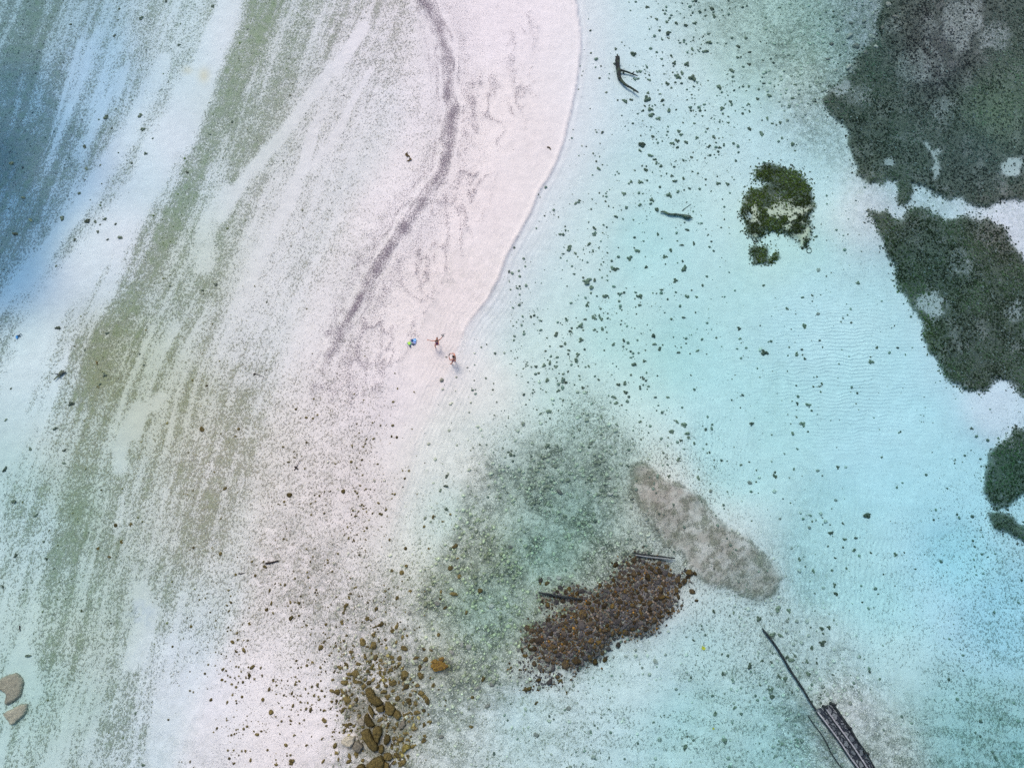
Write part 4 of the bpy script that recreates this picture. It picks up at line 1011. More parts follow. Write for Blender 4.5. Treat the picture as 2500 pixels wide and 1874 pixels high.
def scatter(nn, dens, lo, hi, base_c, jit, seed, ubox=(-40, 2640, -40, 1920), pw=1.0, power=2.5):
    r = np.random.default_rng(seed)
    uu = r.uniform(ubox[0], ubox[1], nn)
    vv = r.uniform(ubox[2], ubox[3], nn)
    ok = r.random(nn) < np.clip(sample(dens, uu, vv), 0, 1) ** pw
    uu, vv = uu[ok], vv[ok]
    ss = lo + (hi - lo) * r.random(len(uu)) ** power
    cc_ = np.asarray(base_c(uu, vv) if callable(base_c) else np.tile(base_c, (len(uu), 1))) * r.uniform(1 - jit, 1 + jit, (len(uu), 1))
    return np.stack([uu, vv, ss], -1), cc_


gs = lambda u, v: .70 * sample(gcol, u, v) * np.array([.72, .78, .70]) + .45 * sample(wcol, u, v)
rub = np.clip(cob, 0, 1) * (sd_mound < 0) * (sd_bed < 4) * (sd_crust < 0)
ra, ca_ = scatter(34000, rub * (.3 + .7 * patch) * .7, 2.6, 11.5, gs, .5, 51, (800, 2100, 850, 1900), 1.3)
rb, cb_ = scatter(2600, rub, 2.5, 9, gs, .4, 52, (1850, 2500, -20, 300))
# bits of coral strewn over the open seabed, thick in the drift between driftwood and seaweed
openf = np.where(right, .12 + .8 * np.exp(-((RU - 1690) / 150) ** 2 - ((RV - 230) / 260) ** 2) + .65 * np.exp(-((RU - 1420) / 170) ** 2 - ((RV - 830) / 200) ** 2) + .3 * np.exp(-((RU - 1480) / 100) ** 2 - ((RV - 1020) / 120) ** 2), 0) * (.2 + 1.2 * sstep(.4, .62, fbm(RU, RV, 75, 909, 3)))
openf *= (sd_bed < -4) * (.12 + 1.9 * sstep(.46, .62, fbm(RU, RV, 26, 919, 2)))
rc, cco = scatter(30000, openf, 2.2, 9.5, lambda u, v: np.tile([.15, .205, .165], (len(u), 1)), .5, 53, (1150, 2500, -120, 2000), 1.0, 3.5)
# crumbs on the lower sandbar
lowf = (np.exp(-((RU - 690) / 190) ** 2 - ((RV - 1650) / 230) ** 2) + .9 * np.exp(-((RU - 840) / 120) ** 2 - ((RV - 1180) / 190) ** 2) + .8 * np.exp(-((RU - 930) / 120) ** 2 - ((RV - 1600) / 200) ** 2)) * sstep(.38, .6, fbm(RU, RV, 50, 910, 3))
rd, cdo = scatter(15000, np.clip(lowf, 0, 1) * .8, 1.8, 7.5, lambda u, v: np.tile([.14, .12, .055], (len(u), 1)), .5, 54, (400, 1150, 850, 1900), 1.0, 3.2)
# lumps in the growth of the left flat
lf = np.clip(weed, 0, 1) ** 1.6 * left_flat
re_, ceo = scatter(6500, lf * .8, 1.8, 6.5, lambda u, v: sample(wcol, u, v) * 1.15, .45, 55, (-140, 950, -130, 2000), 1.0, 4.0)
# the pile round the cracked outcrop


def pilecol(u, v):
    r = np.random.default_rng(3)
    q = r.random((len(u), 1))
    return np.where(q < .45, np.array([.135, .115, .04]), np.where(q < .7, np.array([.22, .19, .11]), np.where(q < .9, np.array([.16, .17, .12]), np.array([.40, .36, .14]))))


pile = pile * (sdist([(893, 1672), (925, 1675), (990, 1748), (978, 1762), (940, 1742), (928, 1768), (960, 1800), (950, 1850), (935, 1900), (890, 1900), (882, 1790), (890, 1740)]) < 2) * (.25 + 1.2 * sstep(.4, .6, fbm(RU, RV, 40, 920, 2)))
rf, cf = scatter(3600, pile * .55, 2.6, 10.0, pilecol, .4, 56, (780, 1090, 1540, 1900), 1.0, 1.8)
# grey and rusty fines filling and skirting the cobble mound
skirt = np.clip(np.maximum(sstep(-34, 6, sd_mound), .7 * np.exp(-((RU - 1330) / 60) ** 2 - ((RV - 1640) / 45) ** 2)), 0, 1)


def mcol(u, v):
    r = np.random.default_rng(4)
    q = r.random((len(u), 1))
    return np.where(q < .5, np.array([.09, .09, .095]), np.where(q < .78, np.array([.08, .055, .028]), np.where(q < .95, np.array([.17, .16, .155]), np.array([.18, .09, .02]))))


rg, cg = scatter(13000, skirt * .8, 2.2, 7.0, mcol, .5, 57, (1240, 1730, 1330, 1690), 1.0, 1.6)
rows = np.concatenate([np.array(rest), ra, rb, rc, rd, re_, rf, rg])
cols = np.concatenate([np.array(rcol), ca_, cb_, cco, cdo, ceo, cf, cg])
print('stones', len(rows))
stones_stuff('coral_rubble', rows, cols, mt, 'small broken coral stones and pebbles scattered over the seabed and the lower sandbar', 'rubble', 5)
# ------------------------------------------------------------------ seaweed: each bed one mass of short fronds
mw, n, l, b = nmat('seaweed_fronds', .85)
g = NG(n, l)
pz = g.node('ShaderNodeNewGeometry').outputs['Position']
a_ = g.noise(pz, 5.0, 3.0, .65).outputs['Fac']
cc = g.node('ShaderNodeCombineColor')
for i in range(3):
    g.put(cc.inputs[i], g.rng(a_, .36, .64, .55, 1.35, False))
l.new(g.mix(1.0, g.attr('tint').outputs['Color'], cc.outputs[0], 'MULTIPLY'), b.inputs['Base Color'])


def tufts(name, u, v, px, col, label, cat, seed, blades=9, tall=.8, group=None):
    """Clumps of short bent fronds standing on the ground at map points (u, v), px wide; one mesh."""
    r = np.random.default_rng(seed)
    n_ = len(u)
    p = gnd_arr(u, v)
    xs, _ = ray_xy(u + 1, v, p[:, 2])
    rr = px * .5 * np.abs(xs - p[:, 0])
    B = blades
    a = r.random((n_, B)) * 6.28
    lean = r.uniform(.25, 1.0, (n_, B))
    ln = r.uniform(.6, 1.1, (n_, B)) * rr[:, None]
    hh = ln * tall * np.sqrt(np.clip(1.15 - lean ** 2, .05, 1))
    wd = r.uniform(.16, .34, (n_, B)) * rr[:, None]
    ca, sa = np.cos(a), np.sin(a)
    bx, by = ca * ln * lean, sa * ln * lean
    q0x, q0y = ca * ln * .08, sa * ln * .08
    tx, ty = -sa * wd, ca * wd
    Z = np.zeros_like(a)
    v1 = np.stack([q0x - tx * .5, q0y - ty * .5, Z - .03], -1)
    v2 = np.stack([q0x + tx * .5, q0y + ty * .5, Z - .03], -1)
    v3 = np.stack([bx * .55 + tx, by * .55 + ty, hh * .75], -1)
    v4 = np.stack([bx * .55 - tx, by * .55 - ty, hh * .75], -1)
    v5 = np.stack([bx * 1.0 + tx * .5, by * 1.0 + ty * .5, hh * r.uniform(.6, 1.1, (n_, B))], -1)
    v6 = np.stack([bx * 1.0 - tx * .5, by * 1.0 - ty * .5, hh * r.uniform(.6, 1.1, (n_, B))], -1)
    V = np.stack([v1, v2, v3, v4, v5, v6], 2) + p[:, None, None, :]
    i = (np.arange(n_ * B) * 6)[:, None]
    F = np.concatenate([i + np.array([0, 1, 2, 3]), i + np.array([3, 2, 4, 5])], 0)
    me = mesh_from(name, V.reshape(-1, 3), F, False)
    set_col(me, 'tint', np.repeat(np.repeat(col[:, None, :], B, 1) * r.uniform(.7, 1.35, (n_, B, 1)), 6, 1).reshape(-1, 3))
    return link(name, me, mw, label=label, cat=cat, kind='stuff', group=group)


def bed_points(key, nn, seed, box, lo=-3):
    r = np.random.default_rng(seed)
    u = r.uniform(box[0], box[1], nn)
    v = r.uniform(box[2], box[3], nn)
    d = sample(beds[key], u, v)
    pl = sample(np.maximum(bare * bedfill, np.maximum(gapD, haz * .5)), u, v)
    thin = sample(fbm(RU, RV, 26, 3000 + seed, 3), u, v)
    ok = (d > lo + r.normal(size=nn) * 7.5) & (r.random(nn) > pl * .96) & (r.random(nn) < .35 + 1.3 * sstep(.34, .56, thin))
    return u[ok], v[ok]


for key, nn, box, lab in (
        ('A', 36000, (1980, 2640, -140, 530), 'large dark seaweed bed filling the top corner of the bay'),
        ('B', 27000, (2110, 2640, 500, 970), 'dark green seaweed bed below the pale channel, mossy lower corner'),
        ('C', 4200, (2390, 2640, 1030, 1250), 'dark green seaweed bed cut by the frame edge, the lower one'),
        ('E', 1200, (2400, 2640, 1240, 1330), 'little green seaweed strip trailing below the edge bed'),
        ('D', 9000, (1800, 1990, 390, 610), 'lone olive-brown seaweed bed with sandy gaps on turquoise seabed'),
        ('F', 800, (1825, 1900, 595, 650), 'small yellow-green seaweed tuft below the lone olive bed')):
    r = np.random.default_rng(ord(key))
    u, v = bed_points(key, nn, ord(key), box)
    c_ = sample(wcol, u, v) * np.array([.85, 1.0, 1.0])
    br = (.5 + .95 * r.random((len(u), 1)) ** 1.7) * (.55 + .9 * sstep(.35, .65, fbm(u, v, 60, 640, 3)))[:, None]
    c_ = c_ * br
    pale = r.random(len(u)) < (.16 if key in 'AB' else .07)
    c_[pale] = np.array([.15, .19, .18]) * r.uniform(.6, 1.4, (pale.sum(), 1))
    if key in 'DF':
        c_ = c_ * np.array([1.1, 1.12, .7])
    tufts('seaweed_bed', u, v, 2.6 + 6.0 * r.random(len(u)) ** 1.5, c_, lab, 'seaweed bed', 7 + ord(key), 9, .55)

# sparse growth: small tufts on the green band of the left flat and thin growth elsewhere
r = np.random.default_rng(900)
nn = 74000
u = r.uniform(-150, 1150, nn)
v = r.uniform(-130, 2000, nn)
w = sample(weed * left_flat, u, v)
ok = r.random(nn) < np.clip(w, 0, 1) ** 1.5 * .95
u, v = u[ok], v[ok]
print('left tufts', len(u))
c_ = (.72 * sample(wcol, u, v) + .28 * .6 * sample(gcol, u, v)) * (.5 + 1.1 * r.random((len(u), 1)))
tufts('short_seagrass', u, v, 1.8 + 3.8 * r.random(len(u)) ** 2, c_, 'short green-brown seagrass in streaks along the flat beside the sandbar', 'seagrass', 19, 4, .6)

r = np.random.default_rng(901)
nn = 42000
u = r.uniform(900, 2640, nn)
v = r.uniform(-130, 2000, nn)
w = sample(np.where(sd_bed > -2, 0, weed) * (1 - left_flat) * (sd_mound < 0), u, v)
ok = r.random(nn) < np.clip(w - .05, 0, 1) ** 1.3 * .9
u, v = u[ok], v[ok]
print('right tufts', len(u))
c_ = sample(wcol, u, v) * (.6 + 1.2 * r.random((len(u), 1)))
tufts('thin_algae', u, v, 1.8 + 4.2 * r.random(len(u)) ** 2, c_, 'thin green algae tufts over the rubble and the deeper seabed of the bay', 'algae', 23, 4, .5)

# crumbs of wrack on the dry sand
r = np.random.default_rng(902)
nn = 60000
u = r.uniform(640, 1410, nn)
v = r.uniform(-30, 1500, nn)
side_dots = np.exp(-((dw - 25) / 45) ** 2) * (RU > np.interp(RV, [p_[1] for p_ in wrack_line], [p_[0] for p_ in wrack_line]) - 30) * .30 * (sd_sand > 0) * (RV < 1000)
w = sample(np.maximum(wrack * .55, side_dots), u, v)
ok = r.random(nn) < np.clip(w, 0, 1) ** 1.35
u, v = u[ok], v[ok]
print('wrack', len(u))
c_ = np.array([.10, .08, .09]) * (.5 + 1.3 * r.random((len(u), 1)))
tufts('beach_wrack', u, v, 1.3 + 2.8 * r.random(len(u)) ** 2.5, c_, 'purple-grey crumbs of dry weed and shell in tide lines on the sandbar', 'tide wrack', 29, 3, .35)
# ------------------------------------------------------------------ wood, ramp and litter
def tube_mesh(name, pts, radii, sides=10, seed=1, rough=.15, squash=1.0):
    """A knotty log through points, radius per point."""
    r = np.random.default_rng(seed)
    P_ = [Vector(p) for p in pts]
    # refine
    Q, Rr = [], []
    for i in range(len(P_) - 1):
        m = max(2, int((P_[i + 1] - P_[i]).length / .14))
        for k in range(m):
            t = k / m
            a = P_[max(i - 1, 0)]
            b, c = P_[i], P_[i + 1]
            d = P_[min(i + 2, len(P_) - 1)]
            Q.append(.5 * ((2 * b) + (c - a) * t + (2 * a - 5 * b + 4 * c - d) * t * t + (-a + 3 * b - 3 * c + d) * t ** 3))
            Rr.append(radii[i] * (1 - t) + radii[i + 1] * t)
    Q.append(P_[-1])
    Rr.append(radii[-1])
    V = []
    for i, (q, rr) in enumerate(zip(Q, Rr)):
        tan = (Q[min(i + 1, len(Q) - 1)] - Q[max(i - 1, 0)]).normalized()
        s = tan.cross(Vector((0, 0, 1)))
        s = s.normalized() if s.length > 1e-3 else Vector((1, 0, 0))
        up = s.cross(tan).normalized()
        for k in range(sides):
            a = 2 * math.pi * k / sides
            w = rr * (1 + rough * (r.random() - .5) + rough * math.sin(3 * a + i * .35) * .5)
            V.append(q + s * math.cos(a) * w + up * math.sin(a) * w * squash)
    F = []
    for i in range(len(Q) - 1):
        for k in range(sides):
            F.append((i * sides + k, i * sides + (k + 1) % sides, (i + 1) * sides + (k + 1) % sides, (i + 1) * sides + k))
    me = bpy.data.meshes.new(name)
    F += [tuple(range(sides))[::-1], tuple((len(Q) - 1) * sides + k for k in range(sides))]
    me.from_pydata([tuple(v) for v in V], [], F)
    for p in me.polygons:
        p.use_smooth = len(p.vertices) == 4
    me.update()
    return me


def wood_mat(name, a, b_, sc=9.0, moss=None):
    m, n, l, b = nmat(name, .9)
    g = NG(n, l)
    pz = g.node('ShaderNodeNewGeometry').outputs['Position']
    q = g.noise(pz, sc, 5.0, .7).outputs['Fac']
    q2 = g.noise(pz, sc * 3, 3.0, .6).outputs['Fac']
    c = g.mix(g.rng(q, .38, .62, 0, 1), a, b_)
    if moss:
        c = g.mix(g.math('MULTIPLY', g.rng(g.noise(pz, 2.6, 3.0).outputs['Fac'], .48, .6, 0, 1), .8), c, moss)
    l.new(c, b.inputs['Base Color'])
    bp = g.node('ShaderNodeBump')
    bp.inputs['Distance'].default_value = .03
    g.put(bp.inputs['Height'], g.math('ADD', q, q2))
    l.new(bp.outputs[0], b.inputs['Normal'])
    return m


def plain(name, col, rough=.6, spec=.3, var=.12):
    m, n, l, b = nmat(name, rough)
    b.inputs['Specular IOR Level'].default_value = spec
    g = NG(n, l)
    pz = g.node('ShaderNodeTexCoord').outputs['Object']
    q = g.noise(pz, 22.0, 3.0).outputs['Fac']
    l.new(g.mix(g.rng(q, .3, .7, 0, 1), tuple(x * (1 - var) for x in col), tuple(min(1, x * (1 + var)) for x in col)), b.inputs['Base Color'])
    return m


M_DRIFT = wood_mat('wet_black_driftwood', (.018, .022, .026), (.055, .06, .055), 9, (.07, .10, .07))
M_LOG = wood_mat('sunken_algae_log', (.05, .065, .055), (.14, .17, .14), 8, (.16, .20, .12))
M_POLE = wood_mat('dark_waterlogged_pole', (.012, .018, .022), (.05, .06, .06), 8)
M_POLEG = wood_mat('grey_bleached_pole', (.16, .19, .20), (.30, .33, .33), 8)
M_BARK = wood_mat('dry_brown_bark', (.045, .03, .015), (.16, .115, .05), 14)
M_DRY = wood_mat('dark_dry_twig', (.02, .016, .015), (.06, .045, .04), 14)


def at(u, v, up):
    return ground(u, v, up)


# forked driftwood lying in the shallows
def thing(name, u, v, label, cat, group=None, rz=0.0, up=0.0):
    o = bpy.data.objects.new(name, None)
    COL.objects.link(o)
    o.location = ground(u, v, up)
    o.rotation_euler = (0, 0, rz)
    o['label'] = label
    o['category'] = cat
    if group:
        o['group'] = group
    o.empty_display_size = .2
    return o


def part(name, me, mat, root, **kw):
    """A mesh made in world space hung under its thing."""
    o = link(name, me, mat)
    o.parent = root
    o.matrix_parent_inverse = Matrix.LocRotScale(root.location, root.rotation_euler, None).inverted()
    for k, v_ in kw.items():
        o[k] = v_
    return o


def Z5(pts):   # enlargement with origin (1440,100), factor 11.05
    return [(1440 + a / 11.05, 100 + b / 11.05) for a, b in pts]


dr = thing('driftwood', 1508, 165, 'black forked piece of driftwood half out of the shallow water by the sandbar', 'driftwood')
tp = Z5([(725, 545), (730, 640), (740, 740), (770, 860), (775, 960), (800, 1060), (880, 1170), (990, 1270), (1140, 1360), (1290, 1480)])
ups = [.50, .45, .36, .28, .24, .22, .24, .28, .34, .42]
rds = [.21, .21, .19, .21, .18, .16, .13, .11, .09, .065]
part('trunk', tube_mesh('trunk', [at(u, v, h) for (u, v), h in zip(tp, ups)], rds, 12, 3, .22), M_DRIFT, dr)
bp_ = Z5([(790, 850), (900, 870), (1010, 890), (1110, 925), (1200, 955), (1285, 985)])
part('branch', tube_mesh('branch', [at(u, v, h) for (u, v), h in zip(bp_, [.28, .26, .22, .2, .2, .18])], [.11, .10, .08, .07, .06, .035], 10, 4, .22), M_DRIFT, dr)
for i, (a, b_, h0, h1) in enumerate([((735, 590), (655, 520), .6, .5), ((745, 560), (700, 500), .6, .62), ((1160, 1380), (1185, 1440), .34, .2), ((1140, 925), (1190, 880), .2, .26)]):
    (u0, v0_), (u1, v1_) = Z5([a, b_])
    part('stub', tube_mesh('stub', [at(u0, v0_, h0), at((u0 + u1) / 2, (v0_ + v1_) / 2, (h0 + h1) / 2 + .02), at(u1, v1_, h1)], [.07, .05, .02], 8, 9 + i), M_DRIFT, dr)


def Z6(pts):   # origin (1580,490), factor 15.8
    return [(1580 + a / 15.8, 490 + b / 15.8) for a, b in pts]


lg = thing('sunken_log', 1650, 524, 'crooked grey-green log sunk on the turquoise seabed, thicker at its lower end', 'log')
lp = Z6([(500, 470), (640, 470), (760, 530), (900, 575), (1050, 575), (1200, 590), (1350, 620), (1500, 660), (1640, 680)])
part('trunk', tube_mesh('trunk', [at(u, v, h) for (u, v), h in zip(lp, [.14, .17, .17, .19, .2, .2, .22, .22, .18])], [.05, .09, .09, .10, .11, .10, .13, .18, .16], 10, 13, .25), M_LOG, lg)
for i, (a, b_) in enumerate([((1480, 680), (1580, 755)), ((1600, 660), (1740, 705)), ((1580, 630), (1650, 600))]):
    (u0, v0_), (u1, v1_) = Z6([a, b_])
    part('root', tube_mesh('root', [at(u0, v0_, .2), at(u1, v1_, .12)], [.10, .035], 8, 33 + i), M_LOG, lg)
st = link('thin_stick', tube_mesh('thin_stick', [at(u, v, .04) for u, v in Z6([(1340, 400), (1500, 270), (1690, 140)])], [.03, .025, .018], 6, 44), M_LOG,
          label='thin pale stick lying on the seabed above the crooked sunken log', cat='stick')


def Z8(pts):   # origin (1260,1320), factor 4.363
    return [(1260 + a / 4.363, 1320 + b / 4.363) for a, b in pts]


def pole(name, pts, up, rad_, mat, label, cat, seed, group=None, sides=10):
    hs = up if isinstance(up, (list, tuple)) else [up] * len(pts)
    rs = rad_ if isinstance(rad_, (list, tuple)) else [rad_] * len(pts)
    me = tube_mesh(name, [at(u, v, h) for (u, v), h in zip(pts, hs)], rs, sides, seed, .12)
    return link(name, me, mat, label=label, cat=cat, group=group)


pole('wooden_pole', Z8([(235, 548), (360, 570), (480, 592), (590, 605), (695, 618)]), [.35, .33, .32, .34, .36], [.06, .085, .08, .075, .05], M_POLE, 'dark straight pole lying across the edge of the brown cobble mound, single', 'pole', 51, 'poles beside the cobble mound')
pole('wooden_pole', Z8([(1235, 128), (1380, 150), (1520, 168), (1680, 186)]), [.34, .34, .34, .36], [.05, .06, .06, .05], M_POLE, 'darker upper pole of the two lying together above the cobble mound', 'pole', 52, 'poles beside the cobble mound')
pole('wooden_pole', Z8([(1265, 152), (1400, 172), (1540, 188), (1650, 202)]), [.32, .32, .33, .33], [.045, .055, .055, .04], M_POLEG, 'grey lower pole of the two lying together above the cobble mound', 'pole', 53, 'poles beside the cobble mound')


def ZR(pts):   # origin (1820,1480), factor 4.208
    return [(1820 + a / 4.208, 1480 + b / 4.208) for a, b in pts]


pole('sunken_pole', ZR([(165, 225), (215, 290), (290, 390), (370, 520), (440, 640), (510, 745), (590, 870), (660, 990), (710, 1055)]), [.16, .2, .22, .24, .26, .26, .28, .28, .26], [.05, .09, .085, .095, .09, .085, .08, .075, .06], M_POLE, 'long dark sunken tree pole running down to the head of the stone ramp', 'pole', 61)
pole('hose', ZR([(640, 1120), (700, 1210), (770, 1300), (830, 1400), (870, 1490), (930, 1580), (1010, 1690), (1100, 1820)]), .06, .035, M_POLE, 'thin dark hose on the seabed alongside the stone ramp', 'hose', 62, sides=6)

# ramp: a sunken slab faced with stones, two rails, a dark edge beam with post stubs
def ramp():
    root = thing('stone_ramp', 2030, 1760, 'sunken dark stone-filled ramp with two pale rails, running off the frame', 'ramp')
    L_ = ZR([(700, 1060), (800, 1170), (930, 1340), (1060, 1530), (1160, 1680), (1330, 1930)])
    Rr = ZR([(880, 1000), (960, 1110), (1050, 1240), (1140, 1380), (1230, 1530), (1420, 1810)])
    bm = bmesh.new()
    rr = np.random.default_rng(9)
    nx, ny = 14, 70
    grid = []
    la, ra_ = np.array(L_), np.array(Rr)
    tt = np.linspace(0, 1, len(L_))
    for j in range(ny + 1):
        t = j / ny
        a = np.array([np.interp(t, tt, la[:, 0]), np.interp(t, tt, la[:, 1])])
        b_ = np.array([np.interp(t, tt, ra_[:, 0]), np.interp(t, tt, ra_[:, 1])])
        row = []
        for i in range(nx + 1):
            q = a + (b_ - a) * i / nx
            edge = i in (0, nx) or j == 0
            row.append(bm.verts.new(at(q[0], q[1], (.16 if not edge else .08) + .05 * rr.random())))
        grid.append(row)
    for j in range(ny):
        for i in range(nx):
            f = bm.faces.new((grid[j][i], grid[j][i + 1], grid[j + 1][i + 1], grid[j + 1][i]))
            f.smooth = True
    # skirts down into the sand
    rim = [grid[j][0] for j in range(ny, -1, -1)] + [grid[0][i] for i in range(1, nx + 1)] + [grid[j][nx] for j in range(1, ny + 1)]
    low = [bm.verts.new(v.co - Vector((0, 0, .6))) for v in rim]
    for k in range(len(rim) - 1):
        bm.faces.new((rim[k], rim[k + 1], low[k + 1], low[k]))
    bmesh.ops.recalc_face_normals(bm, faces=bm.faces)
    me = bpy.data.meshes.new('deck')
    bm.to_mesh(me)
    bm.free()
    m, n, l, b = nmat('dark_stone_filling', .95)
    g = NG(n, l)
    pz = g.node('ShaderNodeNewGeometry').outputs['Position']
    fl = g.node('ShaderNodeMapping')
    g.put(fl.inputs['Vector'], pz)
    fl.inputs['Scale'].default_value = (1, 1, 0)
    nz_ = g.noise(fl.outputs[0], 4.0, 2.0)
    sc_ = g.node('ShaderNodeVectorMath', operation='MULTIPLY_ADD')
    g.put(sc_.inputs[0], nz_.outputs['Color'])
    sc_.inputs[1].default_value = (.3, .3, .3)
    g.put(sc_.inputs[2], fl.outputs[0])
    vo = g.node('ShaderNodeTexVoronoi', feature='DISTANCE_TO_EDGE')
    g.put(vo.inputs['Vector'], sc_.outputs[0])
    vo.inputs['Scale'].default_value = 2.4
    vf = g.node('ShaderNodeTexVoronoi', feature='F1')
    g.put(vf.inputs['Vector'], sc_.outputs[0])
    vf.inputs['Scale'].default_value = 2.4
    k = g.rng(vo.outputs['Distance'], .03, .14, 0, 1)
    fine = g.noise(pz, 14.0, 3.0).outputs['Fac']
    c = g.mix(g.sep(vf.outputs['Color'])[1], (.10, .115, .135), (.25, .265, .28))
    c = g.mix(g.rng(fine, .4, .62, 0, .6), c, (.08, .085, .10))
    c = g.mix(k, (.035, .04, .055), c)
    l.new(c, b.inputs['Base Color'])
    bp = g.node('ShaderNodeBump')
    bp.inputs['Distance'].default_value = .12
    g.put(bp.inputs['Height'], g.math('ADD', k, g.math('MULTIPLY', fine, .4)))
    l.new(bp.outputs[0], b.inputs['Normal'])
    part('deck', me, m, root)
    rail = wood_mat('pale_grey_rail', (.30, .30, .33), (.48, .47, .50), 9)
    r1_ = ZR([(725, 1075), (820, 1200), (950, 1375), (1060, 1540), (1150, 1660), (1270, 1830)])
    r2b = ZR([(800, 1030), (900, 1170), (1010, 1320), (1110, 1460), (1240, 1660), (1350, 1830)])
    for k_, pts in enumerate((r1_, r2b)):
        part('rail', tube_mesh('rail', [at(u, v, .28) for u, v in pts], [.05] * len(pts), 8, 71 + k_, .05), rail, root)
        part('rail_bed', tube_mesh('rail_bed', [at(u - .8, v + 1.2, .19) for u, v in pts], [.075] * len(pts), 8, 75 + k_, .1), M_POLE, root)
    ed = ZR([(880, 995), (960, 1105), (1050, 1235), (1140, 1375), (1225, 1495), (1330, 1680), (1420, 1810)])
    part('edge_beam', tube_mesh('edge_beam', [at(u, v, .20) for u, v in ed], [.09, .09, .09, .06, .06, .05, .05], 8, 81, .15), M_POLE, root)
    for i, (a, b_) in enumerate([((865, 990), (905, 1000)), ((1030, 1225), (1060, 1240)), ((1205, 1490), (1240, 1502)), ((790, 1020), (815, 1030))]):
        (u0, v0_), (u1, v1_) = ZR([a, b_])
        part('post', tube_mesh('post', [at(u0, v0_, .1), at((u0 + u1) / 2, (v0_ + v1_) / 2, .38), at(u1, v1_, .48)], [.10, .09, .07], 8, 91 + i), M_POLE, root)


ramp()

# sticks and bark on the sand
def Z9(pts):   # bark: origin (960,370), factor 27.65
    return [(960 + a / 27.65, 370 + b / 27.65) for a, b in pts]


def leafy(name, outline, up, thick, mat, label, cat, group=None, curl=.06, seed=1):
    """A curled flat scrap: outline in map px, given thickness and a bend."""
    r = np.random.default_rng(seed)
    bm = bmesh.new()
    c0 = np.mean(np.array(outline), 0)
    top, bot = [], []
    for k, (u, v) in enumerate(outline):
        h = up + curl * r.random()
        top.append(bm.verts.new(at(u, v, h + thick)))
        bot.append(bm.verts.new(at(u, v, h)))
    ct = bm.verts.new(at(c0[0], c0[1], up + thick + .01))
    cb = bm.verts.new(at(c0[0], c0[1], up))
    m_ = len(top)
    for k in range(m_):
        a, b_ = k, (k + 1) % m_
        bm.faces.new((top[a], top[b_], ct))
        bm.faces.new((bot[b_], bot[a], cb))
        bm.faces.new((top[b_], top[a], bot[a], bot[b_]))
    bmesh.ops.recalc_face_normals(bm, faces=bm.faces)
    me = bpy.data.meshes.new(name)
    bm.to_mesh(me)
    bm.free()
    return link(name, me, mat, label=label, cat=cat, group=group)


leafy('bark_piece', Z9([(800, 210), (870, 140), (990, 85), (960, 180), (1040, 290), (1130, 360), (1150, 430), (1080, 410), (980, 340), (940, 430), (880, 330), (820, 270)]), .03, .03, M_BARK, 'curled brown bark scrap beside the wrack line, the upper, forked one', 'bark', 'bark scraps', .10, 2)
leafy('bark_piece', Z9([(1180, 450), (1250, 540), (1260, 600), (1150, 640), (1060, 680), (960, 690), (950, 640), (1060, 610), (1090, 540)]), .03, .03, M_BARK, 'curled brown bark scrap beside the wrack line, the lower, folded one', 'bark', 'bark scraps', .10, 3)
pole('twig', [(1335.5, 360), (1341, 361), (1344.5, 366)], .05, [.05, .06, .035], M_BARK, 'small bent brown twig alone on the pink sand near the shoreline', 'twig', 5, sides=7)
pole('stick', T(0, 1250, 2.657, [(1725, 332), (1765, 325), (1808, 314)]), .07, [.07, .06, .05], M_DRY, 'thick black stick lying on the lower sandbar', 'stick', 6)
pole('stick', T(0, 1250, 2.657, [(1548, 397), (1568, 397), (1587, 393)]), .04, [.04, .035, .02], M_DRY, 'short black stick below the thick one on the lower sandbar', 'stick', 7)
tw = thing('twig', *T(0, 625, 2.653, [(1918, 1370)])[0], 'thin leaning twig with a knot, standing on the lower sandbar', 'twig')
part('stem', tube_mesh('stem', [at(*T(0, 625, 2.653, [(1905, 1388)])[0], .02), at(*T(0, 625, 2.653, [(1918, 1370)])[0], .05), at(*T(0, 625, 2.653, [(1932, 1348)])[0], .10), at(*T(0, 625, 2.653, [(1948, 1322)])[0], .16)], [.03, .035, .022, .012], 6, 8), M_DRY, tw)
part('knot', tube_mesh('knot', [at(*T(0, 625, 2.653, [(1910, 1362)])[0], .05), at(*T(0, 625, 2.653, [(1930, 1380)])[0], .06)], [.06, .05], 7, 9), M_DRY, tw)
tw2 = thing('twig', *T(0, 625, 2.653, [(1675, 770)])[0], 'thin dark twig lying flat in the pale growth of the flat', 'twig')
part('stem', tube_mesh('stem', [at(*T(0, 625, 2.653, [(1645, 762)])[0], .04), at(*T(0, 625, 2.653, [(1680, 770)])[0], .05), at(*T(0, 625, 2.653, [(1712, 785)])[0], .04)], [.035, .02, .012], 6, 18), M_DRY, tw2)
part('knot', tube_mesh('knot', [at(*T(0, 625, 2.653, [(1643, 770)])[0], .04), at(*T(0, 625, 2.653, [(1655, 758)])[0], .06)], [.05, .04], 7, 19), M_DRY, tw2)
pole('stick', T(830, 1250, 2.657, [(325, 1650), (340, 1622), (355, 1600)]), .5, [.04, .04, .03], M_DRY, 'dark stick caught between the olive outcrop rocks at the lower frame edge', 'stick', 26, sides=7)
pole('stick', T(0, 1250, 2.657, [(128, 735), (133, 770)]), .05, [.035, .03], M_DRY, 'short dark stick in the growth above the two beige slabs', 'stick', 27, sides=7)


def Zs(pts):   # starfish-like branch: origin (110,880), factor 27.64
    return [(110 + a / 27.64, 880 + b / 27.64) for a, b in pts]


